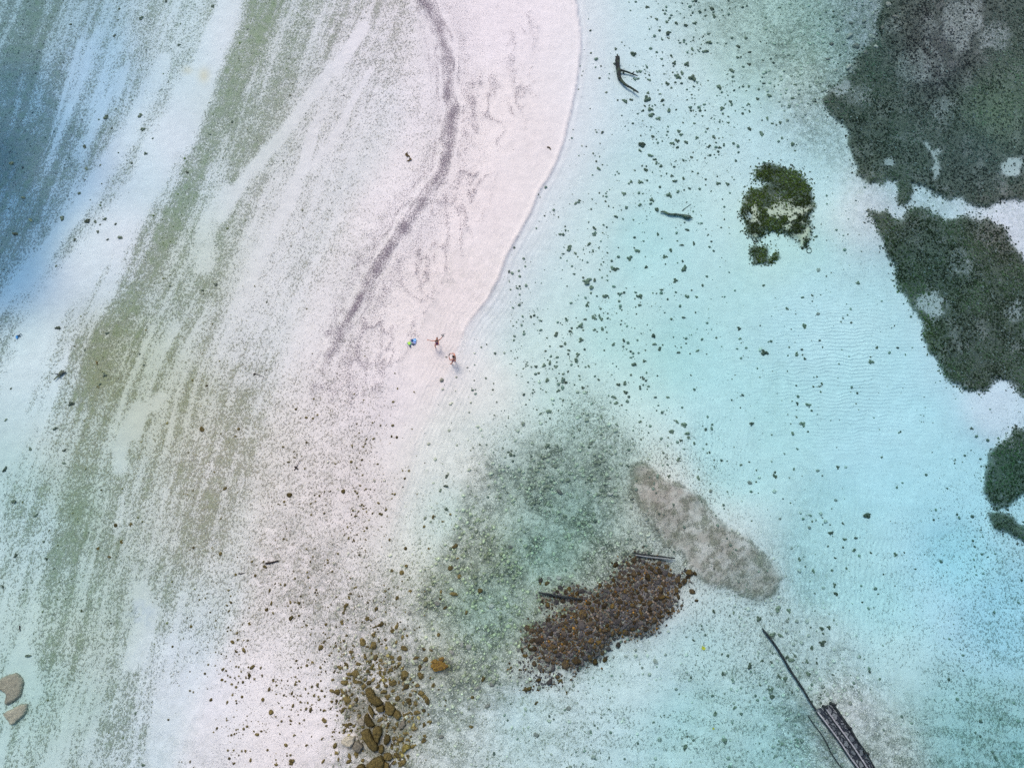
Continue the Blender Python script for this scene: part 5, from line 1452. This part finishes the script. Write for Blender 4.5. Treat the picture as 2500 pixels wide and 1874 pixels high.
sb = thing('branched_wood', 147, 911, 'greenish branched driftwood lump with starfish-like arms on the pale strip', 'driftwood')
for i, (pts, rr) in enumerate([([(680, 1330), (790, 1230), (900, 1120), (1000, 1050), (1060, 960)], [.035, .05, .06, .09, .12]),
                               ([(1060, 960), (1150, 900), (1230, 850), (1340, 830), (1490, 790)], [.12, .14, .12, .07, .03]),
                               ([(1150, 870), (1180, 770), (1200, 670)], [.12, .08, .03]),
                               ([(1230, 860), (1310, 740), (1380, 680)], [.09, .05, .02]),
                               ([(1040, 1000), (1060, 1110), (1095, 1200)], [.08, .05, .025]),
                               ([(1010, 990), (880, 945), (740, 940)], [.07, .04, .03])]):
    part('arm', tube_mesh('arm', [at(u, v, .16 - .01 * k) for k, (u, v) in enumerate(Zs(pts))], rr, 8, 101 + i, .25), M_LOG if i != 5 else M_POLE, sb)

M_BLUE = plain('faded_blue_plastic', (.03, .26, .62), .4)
M_DKB = plain('dark_blue_plastic', (.005, .035, .07), .5)
bs = thing('plastic_scrap', 43, 823, 'small bright blue plastic scrap with a dark strap near the frame edge', 'litter')
Zb = lambda pts: [(20 + a / 41.4, 800 + b / 41.4) for a, b in pts]
o_ = leafy('sheet', Zb([(890, 870), (1000, 820), (1070, 940), (1000, 1050), (990, 1150), (900, 1140), (840, 1050), (840, 940)]), .06, .03, M_BLUE, None, None, None, .05, 4)
o_.parent = bs
o_.matrix_parent_inverse = Matrix.LocRotScale(bs.location, bs.rotation_euler, None).inverted()
part('strap', tube_mesh('strap', [at(u, v, .1) for u, v in Zb([(1030, 820), (1130, 850), (1220, 800), (1270, 710), (1340, 650), (1430, 730)])], [.045, .07, .05, .025, .025, .02], 6, 5), M_DKB, bs)

M_YEL = plain('yellow_leaf', (.52, .45, .04), .6)
leafy('fallen_leaf', [(1713, 1574), (1717, 1577), (1722, 1580), (1721, 1585), (1716, 1586), (1711, 1581), (1714, 1578)], .05, .02, M_YEL, 'yellow leaf sunk on the pale seabed, the upper one of two', 'leaf', 'sunken yellow leaves', .05, 6)
leafy('fallen_leaf', [(1738, 1776), (1742, 1774), (1744, 1778), (1740, 1780)], .05, .02, M_YEL, 'smaller yellow leaf sunk on the seabed, the lower one of two', 'leaf', 'sunken yellow leaves', .05, 7)
pole('rope_ring', [(1975 + 6 * math.cos(t), 612 + 6 * math.sin(t)) for t in np.linspace(0, 5.9, 14)], .04, .03, M_LOG, 'faint round ring of rope on the seabed under the lone mossy bed', 'rope', 8, sides=6)

# ------------------------------------------------------------------ slabs and the cracked outcrop
def slab(name, poly, h, mat, label, seed, cat='rock slab', group=None, flatk=.8, step=None):
    """A rock whose plan is the outline: domed, rough top, steep ragged sides."""
    P_ = np.array(poly, float)
    # refine the outline
    Q = []
    r = np.random.default_rng(seed)
    for k in range(len(P_)):
        a, b_ = P_[k], P_[(k + 1) % len(P_)]
        m_ = max(2, int(np.hypot(*(b_ - a)) / 2.2))
        for q in range(m_):
            Q.append(a + (b_ - a) * q / m_ + r.normal(size=2) * .45)
    Q = np.array(Q)
    c0 = P_.mean(0)
    rings = [1.04, 1.0, .93, .8, .62, .42, .2]
    hs = [-.25, .45, .78, .92, 1.0, 1.0, 1.02]
    bm = bmesh.new()
    R_g = []
    s = scale_at(*c0)
    for q, hh in zip(rings, hs):
        row = []
        for p in Q:
            w = c0 + (p - c0) * q
            b0 = at(w[0], w[1], 0)
            z = hh * h * (.75 + .5 * float(fbm(np.array([w[0]]), np.array([w[1]]), 7, seed, 3)[0])) if hh > 0 else hh * h - .1
            row.append(bm.verts.new(b0 + Vector((0, 0, z))))
        R_g.append(row)
    ct = bm.verts.new(at(c0[0], c0[1], h * 1.0))
    m_ = len(Q)
    for i in range(len(rings) - 1):
        for k in range(m_):
            f = bm.faces.new((R_g[i][k], R_g[i][(k + 1) % m_], R_g[i + 1][(k + 1) % m_], R_g[i + 1][k]))
            f.smooth = i > 1
    for k in range(m_):
        bm.faces.new((R_g[-1][k], R_g[-1][(k + 1) % m_], ct))
    bmesh.ops.recalc_face_normals(bm, faces=bm.faces)
    me = bpy.data.meshes.new(name)
    bm.to_mesh(me)
    bm.free()
    return link(name, me, mat, label=label, cat=cat, group=group)


slab('rock_slab', [(0, 1659), (10, 1652), (25, 1646), (42, 1642), (50, 1648), (57, 1658), (60, 1666), (57, 1676), (54, 1692), (50, 1700), (40, 1708), (30, 1714), (20, 1720), (16, 1718), (20, 1706), (18, 1694), (8, 1684), (-14, 1680), (-16, 1662)], .28, M_SLABG, 'beige flat slab at the frame edge, the larger upper of two', 1, group='beige slabs')
slab('rock_slab', [(11, 1742), (20, 1734), (36, 1728), (52, 1718), (68, 1717), (69, 1726), (64, 1740), (58, 1748), (46, 1758), (38, 1766), (30, 1769), (22, 1758), (13, 1748)], .26, M_SLABG, 'beige-violet slab just below the larger one, the smaller of two', 2, group='beige slabs')
OUT = lambda pts: [(780 + a / 5.28, 1560 + b / 5.28) for a, b in pts]
outs = [([(600, 660), (625, 622), (660, 620), (705, 660), (722, 715), (770, 750), (828, 810), (815, 838), (740, 862), (700, 840), (650, 800), (612, 735)], .45, 'finger-shaped olive rock at the top of the cracked outcrop'),
        ([(733, 872), (780, 852), (838, 842), (842, 900), (826, 932), (780, 938), (735, 905)], .40, 'squarish olive block below the crack of the outcrop finger'),
        ([(852, 795), (900, 800), (940, 835), (985, 885), (975, 930), (935, 980), (890, 975), (858, 940), (850, 880)], .45, 'broad olive block in the middle of the cracked outcrop ridge'),
        ([(992, 898), (1040, 930), (1062, 965), (1050, 1000), (1025, 1030), (985, 1015), (948, 975)], .38, 'last brown block at the bay end of the cracked outcrop ridge'),
        ([(590, 960), (640, 960), (660, 1010), (690, 1060), (722, 1105), (690, 1128), (640, 1125), (600, 1090), (575, 1020)], .30, 'tan slab leading down to the big olive blocks'),
        ([(585, 1150), (650, 1145), (668, 1190), (690, 1245), (725, 1300), (762, 1370), (755, 1430), (700, 1440), (645, 1385), (590, 1310), (550, 1240), (545, 1190)], .55, 'biggest olive block of the outcrop, long and cracked'),
        ([(715, 1118), (760, 1112), (805, 1125), (812, 1190), (795, 1255), (765, 1330), (738, 1320), (700, 1240), (690, 1165)], .50, 'dark olive block joined beside the biggest outcrop block'),
        ([(855, 1222), (905, 1222), (918, 1285), (895, 1330), (862, 1362), (832, 1330), (835, 1270)], .40, 'upright olive block on the bay side of the big blocks'),
        ([(282, 1320), (320, 1265), (375, 1236), (458, 1250), (462, 1300), (440, 1350), (405, 1388), (350, 1375), (310, 1350)], .40, 'pale beige flat-topped rock beside the olive outcrop'),
        ([(462, 1308), (505, 1312), (545, 1332), (572, 1375), (545, 1425), (515, 1455), (470, 1440), (425, 1395), (445, 1350)], .38, 'grey-brown rock touching the pale flat-topped one'),
        ([(605, 1620), (640, 1580), (700, 1530), (790, 1488), (825, 1515), (845, 1560), (840, 1640), (800, 1700), (640, 1710)], .60, 'large dark olive rock cut by the lower frame edge'),
        ([(460, 1690), (490, 1630), (535, 1588), (580, 1612), (602, 1660), (600, 1720), (470, 1730)], .42, 'brown pointed rock beside the large one at the frame edge'),
        ([(832, 1470), (880, 1452), (935, 1478), (945, 1530), (890, 1562), (838, 1540)], .35, 'brown round block above the large dark olive rock'),
        ([(1062, 1400), (1080, 1365), (1130, 1345), (1172, 1360), (1168, 1400), (1130, 1410), (1115, 1450), (1072, 1455)], .32, 'bright mustard hook-shaped rock on the bay side of the outcrop'),
        ([(640, 840), (680, 880), (712, 950), (690, 1010), (655, 960), (628, 880)], .30, 'narrow olive rock under the outcrop finger'),
        ([(1060, 1050), (1105, 1040), (1110, 1100), (1075, 1150), (1030, 1150), (1035, 1100)], .25, 'tan slab at the foot of the brown ridge end'),
        ([(470, 1040), (540, 1010), (585, 1060), (580, 1110), (520, 1110)], .16, 'low pale tan slab beside the tan outcrop slab'),
        ([(770, 1370), (800, 1345), (835, 1370), (832, 1440), (800, 1470), (768, 1440)], .33, 'small ochre block wedged below the dark olive pair'),
        ([(820, 1600), (850, 1575), (900, 1600), (905, 1650), (850, 1680)], .3, 'brown block touching the large dark rock at the frame edge')]
M_MUST = rock_mat('mustard_reef_rock', (.36, .31, .09), (.20, .16, .05), (.45, .42, .2), .4)
for i, (pts, h, lab) in enumerate(outs):
    m_ = M_SLABG if i in (8, 9, 15, 16) else M_MUST if i == 13 else M_SLAB
    slab('outcrop_rock', OUT(pts), h, m_, lab, 200 + i, 'rock', 'rocks of the cracked olive outcrop')
# single boulders with a look of their own
for key, u, v, s, lab in (('G', 1671, 656, 22, 'large round speckled green boulder in open water, the biggest of mid-bay'), ('G', 1866, 861, 21, 'large craggy dark-hearted boulder in open turquoise water'),
                          ('P', 1277, 1034, 13, 'pale oblong coral block lying off the lower sandbar ripples'), ('P', 1998, 659, 12, 'small angular pale block on open turquoise seabed, high up'), ('P', 1997, 766, 10, 'small round pale block on open turquoise seabed, lower down'),
                          ('P', 1830, 1178, 12, 'round pale sponge-like block near the crust plateau tip'), ('G', 1885, 1700, 16, 'rusty knob of coral beside the long sunken pole')):
    me = PROTO[key][{1671: 3, 1866: 4}.get(u, 0)]
    o = bpy.data.objects.new('boulder', me)
    COL.objects.link(o)
    rr = s * .5 * scale_at(u, v)
    o.location = ground(u, v)
    o.rotation_euler = (0, 0, u * .7)
    o.scale = (rr, rr * .85, rr * .8)
    o['label'] = lab
    o['category'] = 'boulder'
# rusty coral mound: one knobbly head
kn = rock_mesh('coral_mound', 4242, 5, .5, 4, .34)
m_ = rock_mat('rusty_coral', (.26, .17, .03), (.10, .06, .025), (.33, .24, .12), .6)
o = link('coral_mound', kn, m_, label='small rusty-brown knobbly coral mound beside the olive outcrop', cat='coral')
rr = 27 * scale_at(1076, 1625)
o.location = ground(1076, 1625, -.05)
o.scale = (rr, rr * .8, rr * .45)
# ------------------------------------------------------------------ people: joints are given as map px plus height above the sand
def J(u, v, z):
    x, y = ray_xy(u, v, z)
    return Vector((float(x), float(y), z))


def skin_mesh(verts, edges, radii, root=0, levels=2):
    me = bpy.data.meshes.new('tmp')
    me.from_pydata([tuple(v) for v in verts], edges, [])
    ob = bpy.data.objects.new('tmp', me)
    COL.objects.link(ob)
    sk = ob.modifiers.new('s', 'SKIN')
    sk.use_smooth_shade = True
    for i, r in enumerate(radii):
        sv = me.skin_vertices[0].data[i]
        sv.radius = r if isinstance(r, tuple) else (r, r)
        sv.use_root = i == root
    ss = ob.modifiers.new('d', 'SUBSURF')
    ss.levels = levels
    ss.render_levels = levels
    dg = bpy.context.evaluated_depsgraph_get()
    out = bpy.data.meshes.new_from_object(ob.evaluated_get(dg))
    bpy.data.objects.remove(ob)
    return out


def merge(name, meshes):
    bm = bmesh.new()
    for m in meshes:
        bm.from_mesh(m)
    out = bpy.data.meshes.new(name)
    bm.to_mesh(out)
    bm.free()
    for p in out.polygons:
        p.use_smooth = True
    out.materials.clear()
    return out


def ball(c, rx, ry, rz, rot=None, sub=3):
    v, f = ICO[sub]
    v = v * np.array([rx, ry, rz])
    if rot is not None:
        v = v @ np.array(rot.to_matrix()).T
    return mesh_from('ball', v + np.array(c), f)


def hand(wrist, tip_dir, palm_n, curl=.5, side=1):
    """Palm and five separate bent fingers."""
    d = tip_dir.normalized()
    nrm = (palm_n - palm_n.dot(d) * d).normalized()
    s = d.cross(nrm).normalized() * side
    pm = wrist + d * .085
    ms = [skin_mesh([wrist - d * .02, wrist + d * .03, pm], [(0, 1), (1, 2)], [.024, (.036, .018), (.038, .015)], 0, 1)]
    for k, ln in enumerate((.066, .076, .071, .056)):
        b = pm + s * (.030 - .020 * k)
        p1 = b + d * ln * .45 + nrm * ln * .12 * curl
        p2 = p1 + (d * (1 - .4 * curl) + nrm * curl).normalized() * ln * .32
        p3 = p2 + (d * (1 - .9 * curl) + nrm * curl * 1.4).normalized() * ln * .28
        ms.append(skin_mesh([b - d * .02, p1, p2, p3], [(0, 1), (1, 2), (2, 3)], [.0095, .009, .0085, .007], 0, 1))
    t0 = wrist + d * .03 + s * .03
    t1 = t0 + (d * .5 + s * .8 + nrm * .3 * curl).normalized() * .038
    t2 = t1 + (d * .9 + s * .3 + nrm * .6 * curl).normalized() * .032
    ms.append(skin_mesh([t0, t1, t2], [(0, 1), (1, 2)], [.013, .011, .009], 0, 1))
    return ms


def skinmat(name, c1, c2):
    m, n, l, b = nmat(name, .55)
    g = NG(n, l)
    q = g.noise(g.node('ShaderNodeNewGeometry').outputs['Position'], 9.0, 3.0).outputs['Fac']
    l.new(g.mix(g.rng(q, .35, .65, 0, 1), c1, c2), b.inputs['Base Color'])
    b.inputs['Subsurface Weight'].default_value = .08
    b.inputs['Subsurface Radius'].default_value = (.02, .008, .004)
    b.inputs['Specular IOR Level'].default_value = .3
    return m


def body(joints, bones, radii, heads, hands_):
    names = list(joints)
    idx = {k: i for i, k in enumerate(names)}
    core = skin_mesh([joints[k] for k in names], [(idx[a], idx[b]) for a, b in bones], [radii[k] for k in names], idx['pelvis'], 2)
    return merge('person', [core] + heads + hands_)


def make_head(c, face, up, s=1.0):
    """Skull, jaw, nose, ears; returns meshes, plus eye and mouth places."""
    f = face.normalized()
    u = (up - up.dot(f) * f).normalized()
    r = f.cross(u).normalized()
    M = Matrix((r, f, u)).transposed()
    q = M.to_quaternion()
    ms = [ball(c, .076 * s, .095 * s, .108 * s, q), ball(c + f * .022 * s - u * .055 * s, .056 * s, .066 * s, .062 * s, q),
          ball(c + f * .098 * s - u * .012 * s, .012 * s, .018 * s, .026 * s, q, 2),
          ball(c + r * .078 * s - u * .01 * s, .010 * s, .020 * s, .030 * s, q, 2), ball(c - r * .078 * s - u * .01 * s, .010 * s, .020 * s, .030 * s, q, 2),
          ball(c + f * .082 * s - u * .060 * s, .024 * s, .014 * s, .010 * s, q, 2)]
    return ms, f, u, r, q


# --- person in a plum swimsuit, leaning back, arms thrown wide, one heel kicked up
W = dict(pelvis=J(1067, 840.3, .92), waist=J(1067, 838.4, 1.07), chest=J(1067, 835.4, 1.24), neckb=J(1067.1, 833.2, 1.38), neck=J(1067.3, 831.0, 1.45),
         shR=J(1062.6, 833.6, 1.35), elR=J(1054.6, 833.8, 1.36), wrR=J(1047.6, 832.0, 1.41), shL=J(1071.4, 832.8, 1.36), elL=J(1076.6, 828.6, 1.50), wrL=J(1080.3, 823.9, 1.68),
         hipR=J(1064.6, 841.8, .88), knR=J(1062.4, 845.8, .48), anR=J(1063.6, 847.6, .09), toeR=J(1064.0, 851.5, .03), hipL=J(1069.4, 841.6, .88), knL=J(1071.2, 843.0, .50), anL=J(1071.3, 836.8, .40), toeL=J(1071.3, 834.3, .30))
print('woman arm', (W['elR'] - W['shR']).length, (W['wrR'] - W['elR']).length, (W['elL'] - W['shL']).length, (W['wrL'] - W['elL']).length, 'leg', (W['knR'] - W['hipR']).length, (W['anR'] - W['knR']).length, (W['knL'] - W['hipL']).length, (W['anL'] - W['knL']).length, 'foot', (W['toeR'] - W['anR']).length)
# feet stand on the sand
zg = hz(1063.6, 850)
for k in W:
    W[k] = W[k] + Vector((0, 0, zg))
Wb = [('pelvis', 'waist'), ('waist', 'chest'), ('chest', 'neckb'), ('neckb', 'neck'), ('neckb', 'shR'), ('shR', 'elR'), ('elR', 'wrR'), ('neckb', 'shL'), ('shL', 'elL'), ('elL', 'wrL'), ('pelvis', 'hipR'), ('hipR', 'knR'), ('knR', 'anR'), ('anR', 'toeR'), ('pelvis', 'hipL'), ('hipL', 'knL'), ('knL', 'anL'), ('anL', 'toeL')]
Wr = dict(pelvis=(.145, .11), waist=(.115, .09), chest=(.14, .105), neckb=.075, neck=.050, shR=.055, elR=.040, wrR=.027, shL=.055, elL=.040, wrL=.027, hipR=.098, knR=.060, anR=.038, toeR=.026, hipL=.098, knL=.060, anL=.038, toeL=.026)
faceW = (Vector((.02, -.55, .95)))
hc = J(1067.5, 828.6, 1.56) + Vector((0, 0, zg))
hm, f_, u_, r_, q_ = make_head(hc, faceW, Vector((0, .85, .55)))
hR = hand(W['wrR'], W['wrR'] - W['elR'], Vector((0, 0, -1)), .25, 1)
hL = hand(W['wrL'], W['wrL'] - W['elL'], Vector((.3, -.5, .2)), .95, -1)
SK1 = skinmat('tanned_skin', (.56, .27, .19), (.64, .33, .24))
SK2 = skinmat('sunburnt_skin', (.50, .22, .15), (.58, .27, .19))
wroot = thing('person', 1065, 848, 'person in a plum swimsuit, arms flung wide, holding up a snorkel mask', 'person')
wroot.location.z = zg
part('body', body(W, Wb, Wr, hm, hR + hL), SK1, wroot)
M_PLUM = plain('plum_swimsuit_fabric', (.16, .035, .12), .75, .2, .35)
M_HAIR = plain('dark_brown_hair', (.022, .009, .006), .5, .35, .4)
M_BLK = plain('black_rubber', (.01, .01, .012), .5, .3)
# swimsuit: a shell round the torso, ends at hip and armpit
V3 = lambda a, b, t: a.lerp(b, t)
sv = [V3(W['pelvis'], W['hipR'], .6) + Vector((0, 0, -.03)), W['pelvis'], W['waist'], W['chest'], V3(W['chest'], W['neckb'], .55), V3(W['pelvis'], W['hipL'], .6) + Vector((0, 0, -.03))]
part('swimsuit', skin_mesh(sv, [(0, 1), (1, 2), (2, 3), (3, 4), (1, 5)], [.112, (.160, .125), (.130, .105), (.155, .120), (.105, .085), .112], 1, 2), M_PLUM, wroot)
hair = [ball(hc - f_ * .022 + u_ * .022, .086, .094, .108, q_), ball(hc - f_ * .055 - u_ * .05, .080, .060, .10, q_)]
nb = W['neckb']
for sx_ in (-1, 1):
    a = hc + r_ * .07 * sx_ - f_ * .02 + u_ * .02
    b = nb + Vector((.085 * sx_, -.02, .06))
    c = W['chest'] + Vector((.10 * sx_, -.10, .08))
    hair.append(skin_mesh([a, V3(a, b, .55) + r_ * .02 * sx_, b, c], [(0, 1), (1, 2), (2, 3)], [.045, .045, .04, .018], 0, 2))
part('hair', merge('hair', hair), M_HAIR, wroot)
for sx_ in (-1, 1):
    part('eye', ball(hc + f_ * .086 + r_ * .030 * sx_ + u_ * .008, .013, .009, .006, q_, 2), M_BLK, wroot)
part('mouth', ball(hc + f_ * .092 - u_ * .058, .021, .006, .006, q_, 2), plain('lips', (.42, .09, .08), .5), wroot)
part('bracelet', tube_mesh('bracelet', [W['wrR'] + Vector((.02 * 0, .033 * math.cos(t), .033 * math.sin(t))) for t in np.linspace(0, 6.28, 12)], [.008] * 12, 6, 3, .0), M_BLK, wroot)

# snorkel mask in the raised hand
mr = bpy.data.objects.new('snorkel_mask', None)
COL.objects.link(mr)
hp = W['wrL'] + (W['wrL'] - W['elL']).normalized() * .10
mr.location = hp
mr['label'] = 'black snorkel mask with a long tube held up in one hand'
mr['category'] = 'snorkel mask'
mc = hp + Vector((.0, .02, .08))
ringp = [mc + Vector((.085 * math.cos(t), .05 * math.sin(t), .01)) for t in np.linspace(0, 2 * math.pi, 20)]
part('frame', tube_mesh('frame', ringp, [.016] * 20, 8, 1, 0), M_BLK, mr)
glm = plain('mask_glass', (.35, .42, .45), .08, .8)
part('lens', ball(mc, .075, .042, .010, None, 2), glm, mr)
part('strap', tube_mesh('strap', [mc + Vector((-.08, 0, 0)), mc + Vector((-.06, -.06, -.10)), mc + Vector((.02, -.07, -.15)), mc + Vector((.09, -.03, -.10)), mc + Vector((.085, 0, 0))], [.010] * 5, 6, 1, 0), M_BLK, mr)
part('tube', tube_mesh('tube', [mc + Vector((-.13, .01, .02)), mc + Vector((-.05, .07, .03)), mc + Vector((.05, .10, .03)), mc + Vector((.16, .13, .04)), mc + Vector((.25, .14, .05))], [.016, .014, .013, .012, .012], 8, 2, 0), M_BLK, mr)

# --- bare-chested person taking a picture
zg2 = hz(1105, 886)
Mn = dict(pelvis=J(1109.2, 875.2, .95), waist=J(1110.2, 873.5, 1.12), chest=J(1109.6, 871.6, 1.32), neckb=J(1108.2, 870.9, 1.46), neck=J(1107.4, 870.6, 1.53),
          shN=J(1106.2, 877.3, 1.42), elN=J(1098.4, 878.6, 1.25), wrN=J(1096.4, 871.4, 1.38), shF=J(1109.4, 864.6, 1.43), elF=J(1107.6, 862.4, 1.16), wrF=J(1100.6, 862.9, 1.30),
          hipN=J(1107.8, 877.5, .91), knN=J(1103.8, 883.2, .50), anN=J(1103.6, 887.3, .09), toeN=J(1098.4, 887.6, .03), hipF=J(1110.6, 873.6, .91), knF=J(1111.0, 878.2, .50), anF=J(1112.4, 881.6, .09), toeF=J(1107.4, 881.2, .03))
print('man arm', (Mn['elN'] - Mn['shN']).length, (Mn['wrN'] - Mn['elN']).length, (Mn['elF'] - Mn['shF']).length, (Mn['wrF'] - Mn['elF']).length, 'leg', (Mn['knN'] - Mn['hipN']).length, (Mn['anN'] - Mn['knN']).length, (Mn['knF'] - Mn['hipF']).length, (Mn['anF'] - Mn['knF']).length)
for k in Mn:
    Mn[k] = Mn[k] + Vector((0, 0, zg2))
Mb = [('pelvis', 'waist'), ('waist', 'chest'), ('chest', 'neckb'), ('neckb', 'neck'), ('neckb', 'shN'), ('shN', 'elN'), ('elN', 'wrN'), ('neckb', 'shF'), ('shF', 'elF'), ('elF', 'wrF'), ('pelvis', 'hipN'), ('hipN', 'knN'), ('knN', 'anN'), ('anN', 'toeN'), ('pelvis', 'hipF'), ('hipF', 'knF'), ('knF', 'anF'), ('anF', 'toeF')]
Mr = dict(pelvis=(.14, .13), waist=(.14, .12), chest=(.17, .14), neckb=(.11, .10), neck=.062, shN=.072, elN=.048, wrN=.032, shF=.072, elF=.048, wrF=.032, hipN=.10, knN=.065, anN=.042, toeN=.030, hipF=.10, knF=.065, anF=.042, toeF=.030)
hc2 = J(1106.6, 870.0, 1.66) + Vector((0, 0, zg2))
hm2, f2, u2_, r2x, q2 = make_head(hc2, Vector((-1, .18, -.45)), Vector((-.3, 0, 1)), 1.05)
hN = hand(Mn['wrN'], Vector((-.15, .8, .35)), Vector((.4, .2, .2)), .7, 1)
hF = hand(Mn['wrF'], Vector((-.8, -.25, .35)), Vector((.2, -.6, .1)), .7, -1)
mroot = thing('person', 1106, 885, 'bare-chested person with short dark hair taking a picture with both hands', 'person')
mroot.location.z = zg2
part('body', body(Mn, Mb, Mr, hm2, hN + hF), SK2, mroot)
part('hair', merge('hair', [ball(hc2 - f2 * .018 + u2_ * .020, .086, .098, .108, q2), ball(hc2 - f2 * .05 - u2_ * .03, .078, .055, .085, q2)]), plain('black_short_hair', (.008, .007, .008), .6, .3, .4), mroot)
for sx_ in (-1, 1):
    part('eye', ball(hc2 + f2 * .090 + r2x * .031 * sx_ + u2_ * .008, .012, .008, .006, q2, 2), M_BLK, mroot)
M_TR = plain('muted_mauve_trunks', (.20, .10, .14), .8, .2, .3)
tv = [Mn['pelvis'] + Vector((0, 0, .07)), Mn['pelvis'], Mn['hipN'], V3(Mn['hipN'], Mn['knN'], .6), Mn['hipF'], V3(Mn['hipF'], Mn['knF'], .6)]
part('swim_trunks', skin_mesh(tv, [(0, 1), (1, 2), (2, 3), (1, 4), (4, 5)], [(.135, .125), (.155, .145), .118, .100, .118, .100], 1, 2), M_TR, mroot)
# the phone, gripped by both hands
ph = (Mn['wrN'] + Mn['wrF']) / 2 + Vector((-.05, .02, .06))
pr = bpy.data.objects.new('phone', None)
COL.objects.link(pr)
pr.location = ph
pr['label'] = 'dark phone held out in both hands by the bare-chested person'
pr['category'] = 'phone'


def box(name, sx, sy, sz, bev, mat, parent, loc=(0, 0, 0), rot=(0, 0, 0)):
    bm = bmesh.new()
    bmesh.ops.create_cube(bm, size=1.0)
    for v in bm.verts:
        v.co = Vector((v.co.x * sx, v.co.y * sy, v.co.z * sz))
    bmesh.ops.bevel(bm, geom=bm.edges[:], offset=bev, segments=2, affect='EDGES')
    me = bpy.data.meshes.new(name)
    bm.to_mesh(me)
    bm.free()
    o = link(name, me, mat, parent)
    o.location = loc
    o.rotation_euler = rot
    return o


axp = (Mn['wrF'] - Mn['wrN']).normalized()
pr.rotation_euler = axp.to_track_quat('X', 'Z').to_euler()
box('case', .17, .085, .012, .004, M_BLK, pr)
box('screen', .155, .074, .002, .0005, plain('phone_screen_glass', (.03, .035, .05), .1, .6), pr, (0, 0, .0075))
box('camera_bump', .03, .03, .006, .002, M_BLK, pr, (-.06, .022, -.009))

# ------------------------------------------------------------------ swim fins dropped on the sand
F1 = lambda a, b: (985 + a / 47.4, 820 + b / 47.4)


def fin(heel, tip, width, blade, strip, label, seed, lift=.03, pocket=(.004, .03, .12)):
    """A swim fin from heel to blade tip (map px): foot pocket with opening and strap, ribbed flaring blade."""
    h0, t0 = ground(*heel, lift), ground(*tip, lift + .02)
    root = bpy.data.objects.new('swim_fin', None)
    COL.objects.link(root)
    root.location = h0
    d = (t0 - h0)
    L = d.length
    root.rotation_euler = (0, 0, math.atan2(d.y, d.x))
    root['label'] = label
    root['category'] = 'swim fin'
    root['group'] = 'swim fins dropped on the sand'
    mb = plain('fin_blade', blade, .45, .4, .1)
    ms_ = plain('fin_strip', strip, .45, .4, .1)
    mp = plain('fin_foot_pocket', pocket, .5, .3, .1)
    # blade
    bm = bmesh.new()
    prof = [(.38, .36), (.50, .62), (.65, .85), (.80, .98), (.93, 1.0), (1.0, .80)]
    rows_ = []
    for x, w in prof:
        y = w * width * .5
        z = .035 * math.sin(x * 3)
        rows_.append([bm.verts.new((x * L, yy, z + dz)) for yy, dz in ((-y, .012), (-y * .5, .004), (0, .008), (y * .5, .004), (y, .012))] + [bm.verts.new((x * L, yy, z - .012)) for yy in (y, 0, -y)])
    for a, b_ in zip(rows_[:-1], rows_[1:]):
        for k in range(8):
            bm.faces.new((a[k], a[(k + 1) % 8], b_[(k + 1) % 8], b_[k]))
    bm.faces.new(rows_[-1])
    bm.faces.new(rows_[0][::-1])
    bmesh.ops.recalc_face_normals(bm, faces=bm.faces)
    me = bpy.data.meshes.new('blade')
    bm.to_mesh(me)
    bm.free()
    link('blade', me, mb, root)
    for s_ in (-1, 1):
        pts = [Vector((x * L, s_ * w * width * .5, .035 * math.sin(x * 3) + .012)) for x, w in prof]
        link('side_rail', tube_mesh('side_rail', pts, [.016] * len(pts), 6, seed, 0), ms_, root)
    # pocket
    sock = skin_mesh([Vector((.0, 0, .05)), Vector((.12 * L, 0, .05)), Vector((.30 * L, 0, .045)), Vector((.44 * L, 0, .03))], [(0, 1), (1, 2), (2, 3)], [(.045, .04), (.062, .05), (.066, .045), (.05, .02)], 0, 2)
    link('foot_pocket', merge('foot_pocket', [sock]), mp, root)
    link('strap', tube_mesh('strap', [Vector((.10 * L, -.06, .07)), Vector((-.03, -.04, .09)), Vector((-.05, 0, .10)), Vector((-.03, .04, .09)), Vector((.10 * L, .06, .07))], [.011] * 5, 6, seed, 0), M_DKB, root)


lime, sky_ = (.32, .62, .01), (.22, .52, .88)
fin(F1(830, 1330), F1(600, 690), .30, lime, (.10, .35, .55), 'lime-green swim fin with its dark blue heel pointing down the sand', 1, .05)
fin(F1(1240, 1030), F1(520, 800), .24, lime, (.20, .50, .70), 'lime-and-aqua swim fin lying under the other lime one', 2, .02)
fin(F1(930, 480), F1(1480, 560), .26, sky_, (.10, .28, .60), 'light-blue swim fin, the upper of the blue pair', 3, .07, (.01, .09, .30))
fin(F1(900, 560), F1(1440, 830), .22, (.35, .45, .85), (.06, .20, .50), 'blue-violet swim fin under the light-blue one', 4, .02, (.01, .09, .30))
